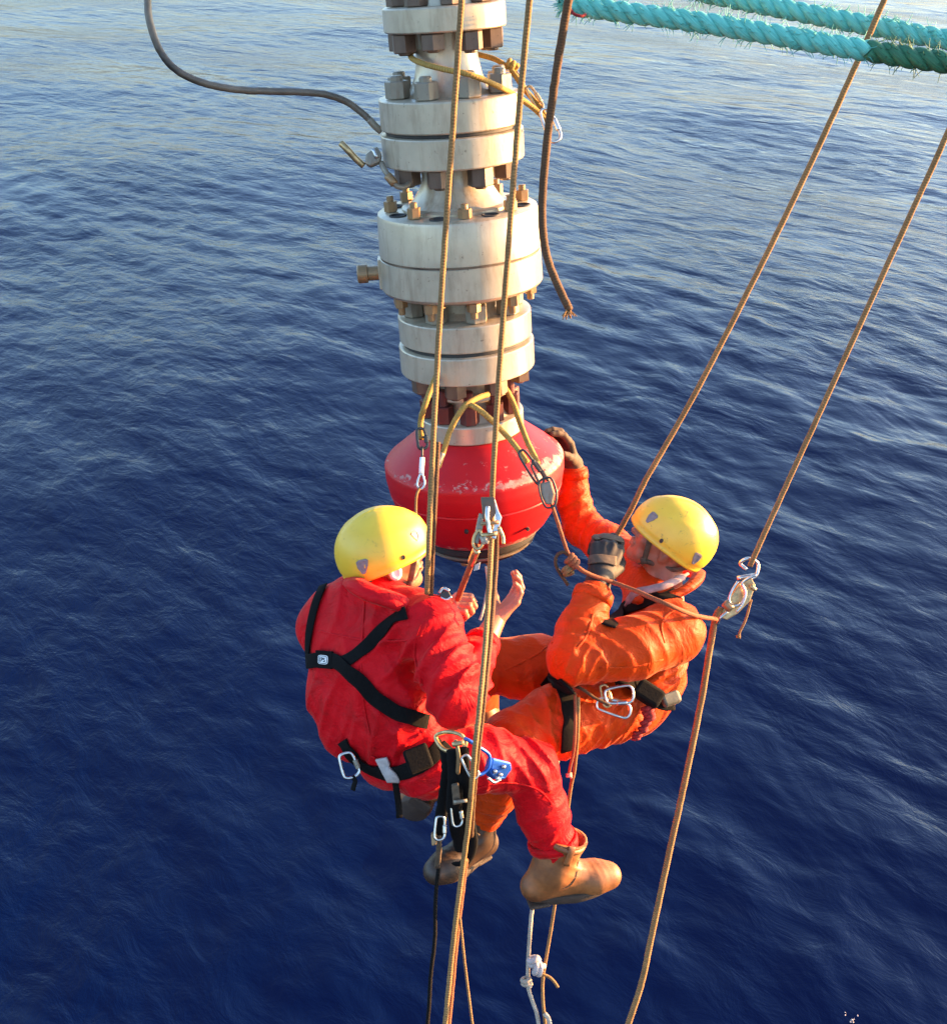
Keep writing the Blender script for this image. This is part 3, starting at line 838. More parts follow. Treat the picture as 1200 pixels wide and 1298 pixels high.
# camera-space is y-down (right, down, forward) = right handed. left = up x forward holds in any right handed frame
def helmet_on(person, c, f, u, l, mat, vents, size=1.0):
    """hard hat: shell with a rim, two vents and a rivet a side, chin strap"""
    a_f, a_l, a_u = 0.150 * size, 0.122 * size, 0.148 * size
    NP, NT = 72, 22
    def low(phi):           # brim height round the head: dips at the nape, rises over the ears and at the brow
        return -0.028 + 0.012 * math.cos(phi) - 0.014 * math.cos(2 * phi) * 0.5 - 0.012 * max(0, -math.cos(phi))
    def pt(phi, t, ex=0.0):
        h0 = low(phi)
        th0 = math.asin(max(-0.9, min(0.9, h0 / a_u)))
        th = th0 + (math.pi / 2 - th0) * t
        cr = math.cos(th)
        sq = 1.0 + 0.025 * math.cos(2 * phi)
        rf = a_f * (1.05 if math.cos(phi) > 0 else 0.98)
        q = np.array((rf * math.cos(phi) * cr * sq, a_l * math.sin(phi) * cr, a_u * math.sin(th) * (0.97 if th > 0 else 1)))
        n = unit(q / np.array((rf, a_l, a_u)) ** 2)
        pan = 1 / (1 + math.exp(-(0.55 - t - 0.10 * math.cos(phi)) * 60)) * 0.0032 * (0.06 < t)
        q = q + n * (ex + pan)
        return c + f * q[0] + l * q[1] + u * q[2], f * n[0] + l * n[1] + u * n[2]
    V, Fc = [], []
    rows = [(0.0, -0.008), (-0.004, 0.002), (0.0, 0.0045), (0.03, 0.0035), (0.055, 0.0)] + [(t, 0.0) for t in np.linspace(0.1, 0.97, NT)]
    for t, ex in rows:
        for k in range(NP):
            phi = 2 * math.pi * k / NP
            e = ex + 0.0028 * math.exp(-((math.sin(phi)) / 0.28) ** 2) * (0.2 < t < 0.99) * min(1, (t - 0.2) * 4)      # centre ridge
            V.append(pt(phi, t, e)[0])
    V.append(pt(0, 1.0, 0.0028)[0])
    nr = len(rows)
    for i in range(nr - 1):
        for k in range(NP):
            m = (k + 1) % NP
            Fc.append([i * NP + k, i * NP + m, (i + 1) * NP + m, (i + 1) * NP + k])
    for k in range(NP): Fc.append([(nr - 1) * NP + k, (nr - 1) * NP + (k + 1) % NP, len(V) - 1])
    # inner liner closes the shell from below
    b = len(V)
    for k in range(NP): V.append(pt(2 * math.pi * k / NP, 0.02, -0.012)[0])
    for k in range(NP):
        m = (k + 1) % NP
        Fc.append([b + k, b + m, m, k])
    cc = len(V); V.append(c + u * 0.05)
    for k in range(NP): Fc.append([cc, b + (k + 1) % NP, b + k])
    hel = solid('helmet', to_world(np.array(V)), Fc, M[mat], person)
    bm_ = hel.data
    for phi_d, t, w, hgt, what in vents:
        phi = rad(phi_d)
        if what == 'vent':
            prof = [(-0.5, 0.42), (-0.3, 0.55), (0.3, 0.55), (0.5, 0.42), (0.42, 0.0), (0.14, -0.5), (-0.14, -0.5), (-0.42, 0.0)]
        else:
            prof = [(0.5 * math.cos(x), 0.5 * math.sin(x)) for x in np.linspace(0, 2 * math.pi, 12, endpoint=False)]
        Vv, n = [], len(prof)
        for ex, sc_ in ((-0.004, 1.0), (0.0022, 1.0), (0.0022, 0.74), (0.0006, 0.66)):
            for (x, y) in prof:
                Vv.append(pt(phi + x * sc_ * w / a_f, t + y * sc_ * hgt / 0.2, ex)[0])
        Ff = []
        for i in range(3):
            for k in range(n):
                m = (k + 1) % n
                Ff.append([i * n + k, i * n + m, (i + 1) * n + m, (i + 1) * n + k])
        Ff.append([3 * n + k for k in range(n)])
        if what == 'vent':
            solid('vent', to_world(np.array(Vv)), Ff, M['vent_grey'], hel, False)
        else:
            solid('rivet', to_world(np.array(Vv)), Ff, M['black_plastic'], hel, False)
    # chin strap: V from helmet sides to the jaw, front and back of each ear
    mb = MB()
    P = lambda a, b_, h: c + f * a + l * b_ + u * h
    for sg in (1, -1):
        for pts in ([P(0.075, sg * 0.083, -0.02), P(0.062, sg * 0.080, -0.06), P(0.048, sg * 0.070, -0.105)],
                    [P(-0.095, sg * 0.066, -0.03), P(-0.05, sg * 0.074, -0.078), P(0.048, sg * 0.070, -0.105)],
                    [P(0.048, sg * 0.070, -0.105), P(0.058, sg * 0.042, -0.132), P(0.064, 0, -0.142)]):
            mb.add(*tube(to_world(catmull(pts, 6)), 0.0095, 8, flat=0.35))
        mb.add(*tube(to_world(np.array([P(0.042, sg * 0.073, -0.1), P(0.056, sg * 0.072, -0.112)])), 0.013, 8, flat=0.5))
    mb.build('chin_strap', M['webbing_tan'], hel)
    return hel
M['vent_grey'] = plain('vent_grey', (0.17, 0.15, 0.15), 0.6, 0, 0.2, 80, 0.1)

def ribbon(pts, nrm, width, thick):
    """webbing along pts with outward normals"""
    pts, nrm = np.asarray(pts, float), np.asarray(nrm, float)
    T = np.gradient(pts, axis=0); T /= np.linalg.norm(T, axis=1)[:, None] + 1e-12
    Bn = np.cross(T, nrm); Bn /= np.linalg.norm(Bn, axis=1)[:, None] + 1e-12
    Nn = np.cross(Bn, T)
    V, F = [], []
    sect = [(-0.5, 0), (-0.5, 0.8), (-0.44, 1), (0.44, 1), (0.5, 0.8), (0.5, 0)]
    m = len(sect)
    for i in range(len(pts)):
        for a, b in sect: V.append(pts[i] + Bn[i] * a * width + Nn[i] * b * thick)
    for i in range(len(pts) - 1):
        for k in range(m):
            l_ = (k + 1) % m
            F.append([i * m + k, i * m + l_, (i + 1) * m + l_, (i + 1) * m + k])
    F.append(list(range(m))[::-1]); F.append([(len(pts) - 1) * m + k for k in range(m)])
    return np.array(V), F
class Skin:
    """finds the garment surface seen at an image point, so that straps lie on it"""
    def __init__(s, V, F): s.t = BVHTree.FromPolygons([Vector(v) for v in V], [list(map(int, f)) for f in F])
    def hit(s, px, py):
        d = unit(p3(px, py, 1.0))
        h = s.t.ray_cast(Vector((0, 0, 0)), Vector(d))
        return (np.array(h[0]), np.array(h[1])) if h[0] is not None else None
    def strap(s, pix, n=8, lift=0.001, smooth=4):
        P, N = [], []
        for x, y in catmull(np.array(pix, float), n):
            h = s.hit(x, y)
            if h is None: continue
            nn = h[1] if h[1][2] < 0 else -h[1]
            P.append(h[0] + nn * lift); N.append(nn)
        P, N = np.array(P), np.array(N)
        for _ in range(smooth):     # webbing bridges creases
            P[1:-1] = (P[:-2] + 2 * P[1:-1] + P[2:]) / 4
            N[1:-1] = (N[:-2] + 2 * N[1:-1] + N[2:]) / 4
        N /= np.linalg.norm(N, axis=1)[:, None]
        return P + N * lift, N
def strap_on(parent, name, skin, pix, wpx, mat='webbing', thick=0.004, n=8, lift=0.003):
    P, N = skin.strap(pix, n, lift)
    w = wpx * P[:, 2].mean() / FPX
    V, F = ribbon(P, N, w, thick)
    return solid(name, to_world(V), F, M[mat], parent, True)
def band(parent, name, c, axis, r, w, mat, flat=0.45):
    """stitched cuff or hem round a limb"""
    a = unit(axis); o = unit(np.cross(a, (0.31, 0.2, 0.93))); b = np.cross(a, o)
    t = np.linspace(0, 2 * math.pi, 28, endpoint=False)
    C = np.asarray(c) + (o * np.cos(t)[:, None] + b * np.sin(t)[:, None]) * r * (1 + 0.05 * np.sin(3 * t + 1))[:, None] + a * (0.004 * np.sin(2 * t))[:, None]
    V = []
    for k in range(28):
        d = unit(C[k] - np.asarray(c))
        for x, y in ((-w / 2, -0.006), (-w / 2, 0.003), (0, 0.0045), (w / 2, 0.003), (w / 2, -0.006)): V.append(C[k] + a * x + d * y)
    F = [[k * 5 + i, ((k + 1) % 28) * 5 + i, ((k + 1) % 28) * 5 + (i + 1) % 5, k * 5 + (i + 1) % 5] for k in range(28) for i in range(5)]
    return solid(name, to_world(np.array(V)), F, M[mat], parent, True)
def boot(person, label, ankle, top, toe_dir, up, mat, foot=0.27, shaft_r=0.062, flare=1.1, name='boot', laced=False):
    """leather boot: shaft from top down to the ankle, foot along toe_dir, separate sole"""
    a, t = np.asarray(ankle, float), np.asarray(top, float)
    u = unit(up); d = unit(np.asarray(toe_dir, float) - u * (np.asarray(toe_dir, float) @ u))
    sd = np.cross(u, d)
    fl = Field(0.005, 0.03)
    heel = a - u * 0.068 - d * 0.055
    ball = a - u * 0.072 + d * (foot - 0.14)
    toe = a - u * 0.074 + d * (foot - 0.098)
    fl.cone(a - u * 0.01, t, shaft_r * 0.86, shaft_r * flare)
    fl.cone(heel + u * 0.01, a + u * 0.01, 0.042, shaft_r * 0.86)
    fl.cone(a - u * 0.015 + d * 0.01, ball + u * 0.006, 0.055, 0.043)
    fl.cone(ball + sd * 0.01, toe, 0.047, 0.040)
    fl.cone(ball - sd * 0.012, toe - sd * 0.006, 0.043, 0.037)
    fl.cone(heel, ball, 0.042, 0.042)
    c = a + (t - a) * 0.25
    fl.fold(c + d * 0.05, unit(t - a) + d * 0.4, 0.03, 0.006, 0.06, 0.7)
    fl.fold(ball + u * 0.03, d, 0.022, 0.003, 0.04, 0.2)
    V, F = fl.mesh()
    # cut the open top and the flat underside
    V = relax(V, F, 1)
    axis = unit(t - a); hgt = (V - t) @ axis
    rim = hgt > 0
    V[rim] -= axis * hgt[rim][:, None]
    inner = rim & (np.linalg.norm((V - t) - axis * ((V - t) @ axis)[:, None], axis=1) < shaft_r * flare * 0.86)
    V[inner] -= axis * 0.035
    low = (V - heel) @ u
    bl = low < -0.034
    V[bl] -= u * (low[bl] + 0.034)[:, None]
    b = solid(name, to_world(V), F, M[mat], person)
    if label: b['label'] = label
    # sole
    out = []
    for k in range(28):
        an = 2 * math.pi * k / 28
        x = math.cos(an); y = math.sin(an)
        L = foot - 0.05
        xx = (heel + (ball - heel) * 0.5 + (toe - ball) * 0.5) + d * x * L * 0.545 + sd * y * (0.047 if x > -0.1 else 0.043) * (1 - 0.08 * abs(x))
        out.append(xx - u * ((xx - heel) @ u + 0.0335))
    V2, n = [], 28
    for hh, ex in ((0.009, 1.03), (0.006, 1.075), (-0.017, 1.07), (-0.020, 1.03)):
        ctr = np.mean(out, axis=0)
        for q in out: V2.append(ctr + (q - ctr) * ex + u * hh)
    F2 = []
    for i in range(3):
        for k in range(n):
            m = (k + 1) % n
            F2.append([i * n + k, i * n + m, (i + 1) * n + m, (i + 1) * n + k])
    F2.append([3 * n + k for k in range(n)]); F2.append([k for k in range(n)][::-1])
    solid('sole', to_world(np.array(V2)), F2, M['sole'], b)
    if not laced:
        band(b, 'top_band', t - unit(t - a) * 0.010, t - a, shaft_r * flare * 0.985, 0.016, mat)
        for sg in (1, -1):
            q = t + sd * sg * shaft_r * flare * 0.98
            mb = MB(); Vp, Fp = ribbon(catmull([q - unit(t - a) * 0.05 + sd * sg * 0.003, q + sd * sg * 0.007, q + unit(t - a) * 0.016, q - sd * sg * 0.012 - unit(t - a) * 0.004], 5), np.tile(sd * sg, (16, 1)), 0.022, 0.003)
            solid('pull_strap', to_world(Vp), Fp, M[mat], b)
    Vh, Fh = box(heel - u * 0.054 + d * 0.008, d * 0.036, sd * 0.038, u * 0.007)
    hb = solid('heel', to_world(Vh), Fh, M['sole'], b, False); bevel_mod(hb, 0.012, 3)
    bs_ = Skin(V, F)
    if not laced:
        mb = MB()
        for k_ in (0.0, 0.006):
            ring_ = []
            for an in np.linspace(-1.9, 1.9, 15):
                o_ = a + d * (0.035 + k_) + u * (0.012 - 0.05 * abs(math.sin(an)) ** 2)
                dir_ = d * math.cos(an) * 0.8 + sd * math.sin(an) + u * 0.35 * math.cos(an)
                st = o_ + unit(dir_) * 0.2
                hh_ = bs_.t.ray_cast(Vector(st), Vector(-unit(dir_)))
                if hh_[0] is not None: ring_.append(np.array(hh_[0]))
            if len(ring_) > 5: mb.add(*tube(to_world(catmull(ring_, 3)), 0.0016, 5))
        if mb.n: mb.build('stitching', M['sole'], b)
    if laced:
        mb = MB()
        for i in range(5):
            q = a + d * (0.062 - 0.004 * i) + u * (-0.03 + 0.022 * i) + d * (0.022 * (2 - i) if i < 2 else 0)
            mb.add(*tube(to_world(catmull([q - sd * 0.03, q + d * 0.006, q + sd * 0.03], 5)), 0.0035, 6))
        mb.build('lace', M['webbing_tan'], b)
    return b
def limb_axis(a, b): return unit(np.asarray(b) - np.asarray(a))
def limb_folds(fl, a, b, r, seeds, amp=0.006, lam=0.03):
    """creases that run round and slant across a limb, gathered at given fractions"""
    a, b = np.asarray(a), np.asarray(b); ax = unit(b - a)
    o = unit(np.cross(ax, (0.2, 0.3, 0.9)))
    o2 = np.cross(ax, o)
    for i, t in enumerate(seeds):
        s_ = 1 if i % 2 else -1
        n = ax + (o * 0.55 + o2 * 0.25) * s_
        rim = unit(o2 * s_ + o * 0.4 * (i - 1)) * r * 0.8
        fl.fold(a + (b - a) * t + rim, n, lam * (0.9 + 0.6 * ((i * 37) % 10) / 10), amp * 0.9 * (0.8 + 0.4 * ((i * 53) % 10) / 10), r * 1.15, i * 1.7 + t)

def join_meshes(parts):
    V, F, n = [], [], 0
    for v, f in parts:
        V.append(v); F.append(np.asarray(f) + n); n += len(v)
    return np.vstack(V), np.vstack(F)

# ================================================================== the worker in red
def red_worker():
    P = p3
    pel, wai, che, nkb = P(515, 955, 3.16), P(488, 905, 3.13), P(464, 840, 3.12), P(468, 772, 3.12)
    hd = P(489, 706, 3.12)
    f, u, l = ortho((0.90, -0.08, 0.34), (-0.15, -0.88, -0.44))
    shR, shL = P(545, 797, 3.0), P(412, 796, 3.2)
    elR, cuR = P(578, 888, 2.95), P(611, 818, 3.12)
    wrR = P(630, 783, 3.17)
    elL, cuL = P(492, 812, 3.42), P(546, 786, 3.20)
    wrL = P(556, 778, 3.16)
    hipR, knR, anR = P(545, 968, 3.10), P(672, 974, 3.20), P(703, 1086, 3.28)
    hipL, knL, anL = P(545, 950, 3.30), P(622, 985, 3.60), P(556, 985, 3.44)
    # body (skin): one continuous figure, hands in finer steps
    fb = Field(0.0055, 0.03)
    head_field(fb, hd, f, u, l)
    fb.cone(nkb, hd - u * 0.05 - f * 0.02, 0.062, 0.055)
    fb.chain([pel, wai, che, nkb], [0.09, 0.085, 0.09, 0.065])
    fb.chain([shR, elR, cuR, wrR], [0.055, 0.045, 0.040, 0.029], None, 0.02)
    fb.chain([shL, elL, cuL, wrL], [0.055, 0.045, 0.040, 0.029], None, 0.02)
    fb.cone(shL, shR, 0.05, 0.05)
    fb.chain([hipR, knR, anR], [0.06, 0.05, 0.04]); fb.chain([hipL, knL, anL], [0.06, 0.05, 0.04])
    parts = [fb.mesh()]
    h1 = Field(0.0026, 0.006)      # right hand: open, fingers bent back towards the ropes
    h1.cone(P(612, 815, 3.125), wrR, 0.036, 0.027)
    hand_field(h1, wrR, P(657, 757, 3.19) - wrR, (0.75, 0.40, 0.45), (-0.6, -0.7, -0.2), (0.50, 0.55, 0.60, 0.62), 0.92, 0.05, (0.45, 0.85, -0.05), 1.0, 0.25)
    parts.append(h1.mesh())
    h2 = Field(0.0026, 0.006)      # left hand: closed round the short cord
    h2.cone(P(546, 786, 3.19), wrL, 0.036, 0.028)
    hand_field(h2, wrL, P(590, 753, 3.10) - wrL, (-0.15, -0.75, -0.65), (-0.3, -0.8, -0.3), (1.0, 1.02, 1.05, 1.05), 0.92, 0.0, (0.6, 0.6, -0.5), 1.05, 0.9)
    parts.append(h2.mesh())
    V, F = join_meshes(parts)
    man = solid('person', to_world(V), F, M['skin'], None, True, None, to_world(pel)[0])
    tag(man, 'worker in red coveralls and black harness, back turned, seated on the ropes', 'person')
    # coverall
    fr = unit(np.array((0.62, -0.05, 0.55)))       # chest direction
    fc = Field(0.0062, 0.035)
    fc.cone(nkb + P(0, 0, 0), che, 0.105, 0.172, (fr, 0.66))
    fc.cone(che, wai, 0.172, 0.172, (fr, 0.74))
    fc.cone(wai, P(505, 935, 3.15), 0.168, 0.120, (fr, 0.78))
    fc.cone(P(432, 812, 3.16), P(436, 880, 3.16), 0.092, 0.106, None, 0.05)
    fc.cone(P(436, 880, 3.16), P(462, 925, 3.15), 0.108, 0.09, None, 0.05)
    fc.cone(P(438, 930, 3.16), P(535, 928, 3.12), 0.075, 0.085, None, 0.05)
    fc.ell(pel, (fr, np.cross(fr, (0, 1, 0)), (0, 1, 0)), (0.135, 0.150, 0.105))
    fc.cone(P(490, 965, 3.18), P(545, 970, 3.08), 0.085, 0.085)
    fc.cone(shL, shR, 0.090, 0.095, None, 0.05)
    fc.cone(P(425, 772, 3.17), P(522, 778, 3.06), 0.08, 0.08, None, 0.05)
    fc.chain([shR, P(566, 850, 2.95), elR], [0.090, 0.084, 0.076], None, 0.03)
    fc.chain([elR, P(596, 850, 3.03), cuR], [0.082, 0.066, 0.052], None, 0.02)
    fc.chain([shL, elL, cuL], [0.074, 0.066, 0.050], None, 0.03)
    fc.chain([hipR, P(612, 962, 3.15), knR], [0.108, 0.099, 0.086], None, 0.03)
    fc.chain([knR, P(688, 1030, 3.24), P(701, 1068, 3.27)], [0.086, 0.080, 0.070], None, 0.025)
    fc.chain([hipL, knL, anL], [0.11, 0.085, 0.07], None, 0.03)
    # collar
    fc.cone(P(452, 760, 3.14), P(482, 757, 3.12), 0.082, 0.082, None, 0.03)
    limb_folds(fc, shR, elR, S(0.085), (0.1, 0.3, 0.5, 0.7, 0.9, 1.05), 0.021, 0.055)
    limb_folds(fc, elR, cuR, S(0.06), (0.1, 0.4, 0.75), 0.010, 0.04)
    limb_folds(fc, hipR, knR, S(0.09), (0.05, 0.35, 0.65, 0.95), 0.014, 0.05)
    limb_folds(fc, knR, anR, S(0.08), (0.0, 0.35, 0.7, 0.95), 0.012, 0.05)
    for (x, y, d, n, lm, am, R) in ((430, 800, 3.0, (0.9, 0.5, 0), 0.10, 0.0160, 0.15), (455, 880, 3.0, (0.8, -0.6, 0), 0.11, 0.0192, 0.17),
                                    (500, 830, 2.98, (0.5, 0.9, 0), 0.08, 0.0160, 0.13), (470, 940, 3.02, (1, 0.2, 0), 0.075, 0.0208, 0.14),
                                    (530, 930, 2.98, (0.7, 0.7, 0), 0.05, 0.012, 0.10), (410, 900, 3.05, (0.9, 0.3, 0), 0.08, 0.0176, 0.12),
                                    (545, 985, 3.0, (0.6, 0.7, 0), 0.05, 0.009, 0.10)):
        fc.fold(P(x, y, d), n, lm, am, R, x * 0.1)
    CV, CF = fc.mesh()
    solid('coverall', to_world(CV), CF, M['red_cloth'], man)
    sk = Skin(CV, CF)
    band(man, 'cuff', cuR, limb_axis(elR, cuR), 0.052, 0.035, 'red_cloth')
    band(man, 'hem', P(700, 1066, 3.268), limb_axis(knR, anR), 0.076, 0.03, 'red_cloth')
    for pix in ([(462, 762), (460, 800), (457, 850), (462, 900), (474, 950)], [(405, 800), (430, 806), (470, 812), (515, 812), (535, 806)], [(533, 792), (526, 812), (527, 840), (535, 868)],
                [(470, 958), (500, 975), (540, 990)], [(600, 1000), (640, 992), (680, 1000), (700, 1020)]):
        try: strap_on(man, 'seam', sk, pix, 2.6, 'red_cloth', 0.0022, lift=0.0004)
        except Exception: pass
    # collar flaps and inner shirt
    mb = MB()
    col = [P(452, 742, 3.02), P(470, 752, 2.98), P(500, 762, 2.97), P(525, 772, 3.02), P(532, 768, 3.12), P(505, 748, 3.25), P(470, 738, 3.24), P(450, 736, 3.14)]
    mb.add(*tube(to_world(catmull(col, 6, True)), 0.022, 8, True, flat=1.6))
    mb.build('collar', M['red_cloth'], man)
    mb = MB(); mb.add(*tube(to_world(catmull([P(445, 742, 3.06), P(458, 748, 3.02), P(478, 752, 3.02)], 6)), 0.014, 8))
    mb.build('shirt_collar', M['grey_cloth'], man)
    helmet_on(man, hd + u * 0.030 - f * 0.008, f, u, l, 'helmet', [(-128, 0.20, 0.040, 0.034, 'vent'), (128, 0.20, 0.040, 0.034, 'vent'), (-48, 0.30, 0.03, 0.026, 'vent'), (48, 0.30, 0.03, 0.026, 'vent'), (-76, 0.13, 0.011, 0.013, 'rivet'), (76, 0.13, 0.011, 0.013, 'rivet')], 0.93)
    # pale ear plate under the helmet
    e = hd - l * 0.086 - f * 0.0 - u * 0.012
    Ve, Fe = lathe([(0, -0.004), (0.019, -0.004), (0.021, 0), (0.019, 0.008), (0.011, 0.010), (0.007, 0.007), (0, 0.007)], 20)
    Rm = np.stack((f, u * 1.35, -l), 0)
    solid('ear_plate', to_world(e + Ve @ Rm), Fe, M['white_print'], man)
    # harness
    a1 = strap_on(man, 'harness_strap', sk, [(411, 744), (402, 765), (395, 795), (392, 822), (393, 846)], 13)
    strap_on(man, 'harness_strap', sk, [(516, 777), (500, 786), (478, 806), (456, 828), (436, 840), (424, 838)], 17)
    strap_on(man, 'harness_strap', sk, [(379, 840), (395, 838), (415, 836), (432, 840), (452, 860), (476, 885), (505, 904), (540, 914)], 19, lift=0.005)
    pc, pn = sk.hit(415, 836); pn = pn if pn[2] < 0 else -pn
    tx = unit(np.array((1, 0.02, 0)) - pn * pn[0]); ty = np.cross(pn, tx)
    pad = solid('back_pad', to_world(box(pc + pn * 0.013, tx * 0.035, ty * 0.026, pn * 0.004)[0]), box((0, 0, 0), (1, 0, 0), (0, 1, 0), (0, 0, 1))[1], M['webbing'], man, False)
    mb = MB()
    rect = lambda w_, h_, o_, k=6: [pc + pn * o_ + tx * (math.copysign(abs(math.cos(t)) ** 0.5, math.cos(t)) * w_) + ty * (math.copysign(abs(math.sin(t)) ** 0.5, math.sin(t)) * h_) for t in np.linspace(0, 2 * math.pi, 20, endpoint=False)]
    o1, o2 = rect(0.0215, 0.0135, 0.0175), rect(0.0215, 0.0135, 0.0195)
    mb.add(to_world(np.array(o1 + o2)), [[i, (i + 1) % 20, 20 + (i + 1) % 20, 20 + i] for i in range(20)] + [list(range(20, 40))])
    mb.build('logo_plate', M['white_print'], pad, False)
    mb = MB()
    mb.add(*tube(to_world(np.array(rect(0.0185, 0.0108, 0.0198))), 0.0011, 6, True))
    def stroke(pts): mb.add(*tube(to_world(catmull([pc + pn * 0.0200 + tx * a * 0.001 + ty * b * 0.001 for a, b in pts], 4)), 0.0014, 6))
    sg = 1 if ty[1] > 0 else -1
    for pts in ([(-8, -5), (-12, -5), (-13, 0), (-12, 5), (-8, 5)], [(-5, 5), (-5, -5), (-1, -5), (0, -2.5), (-1, 0), (-5, 0)], [(10, -5), (5, -5), (4, -2), (9, 1), (9, 5), (3, 5)]):
        stroke([(a, b * sg) for a, b in pts])
    mb.build('logo_print', M['black_plastic'], pad)
    strap_on(man, 'harness_belt', sk, [(436, 938), (452, 962), (478, 977), (510, 978), (540, 965), (560, 944)], 20, 'webbing', 0.007)
    strap_on(man, 'reflective_patch', sk, [(486, 958), (493, 972), (500, 986)], 17, 'white_cloth', 0.009, lift=0.006)
    strap_on(man, 'leg_strap', sk, [(556, 944), (575, 965), (580, 990), (572, 1010)], 16, 'webbing', 0.006)
    # gear pouch on the belt and hanging tail
    pch = P(530, 962, 2.985)
    o = solid('belt_pouch', to_world(box(pch, (0.034, -0.012, 0.01), (0.012, 0.034, 0), (0, 0.005, 0.02))[0]), box((0, 0, 0), (1, 0, 0), (0, 1, 0), (0, 0, 1))[1], M['webbing'], man, False)
    bevel_mod(o, 0.008, 3)
    tl = [P(500, 985, 3.05), P(502, 1000, 3.05), P(505, 1020, 3.06), P(506, 1037, 3.06)]
    Vv, Ff = ribbon(catmull(tl, 5), np.tile((0.2, 0, -1.0), (16, 1)), 0.019, 0.004)
    solid('strap_tail', to_world(Vv), Ff, M['webbing'], man)
    # boots
    boot(man, 'tan boot pointing to the right, its wide top open', P(699, 1100, 3.29), P(713, 1058, 3.27), (0.93, 0.02, 0.25), (-0.03, -0.90, -0.42), 'leather_tan', 0.285, 0.068, 1.22)
    boot(man, 'boot tucked under the seat, its dark sole showing', P(550, 984, 3.44), P(572, 976, 3.50), (-0.25, 0.42, 0.87), (0.45, -0.72, 0.5), 'leather_tan', 0.26, 0.06, 1.1)
    return man, sk, dict(pel=pel, wrL=wrL)
M['grey_cloth'] = plain('grey_cloth', (0.25, 0.24, 0.25), 0.85, 0, 0.3, 40, 0.2)
red_man, red_skin, RJ = red_worker()

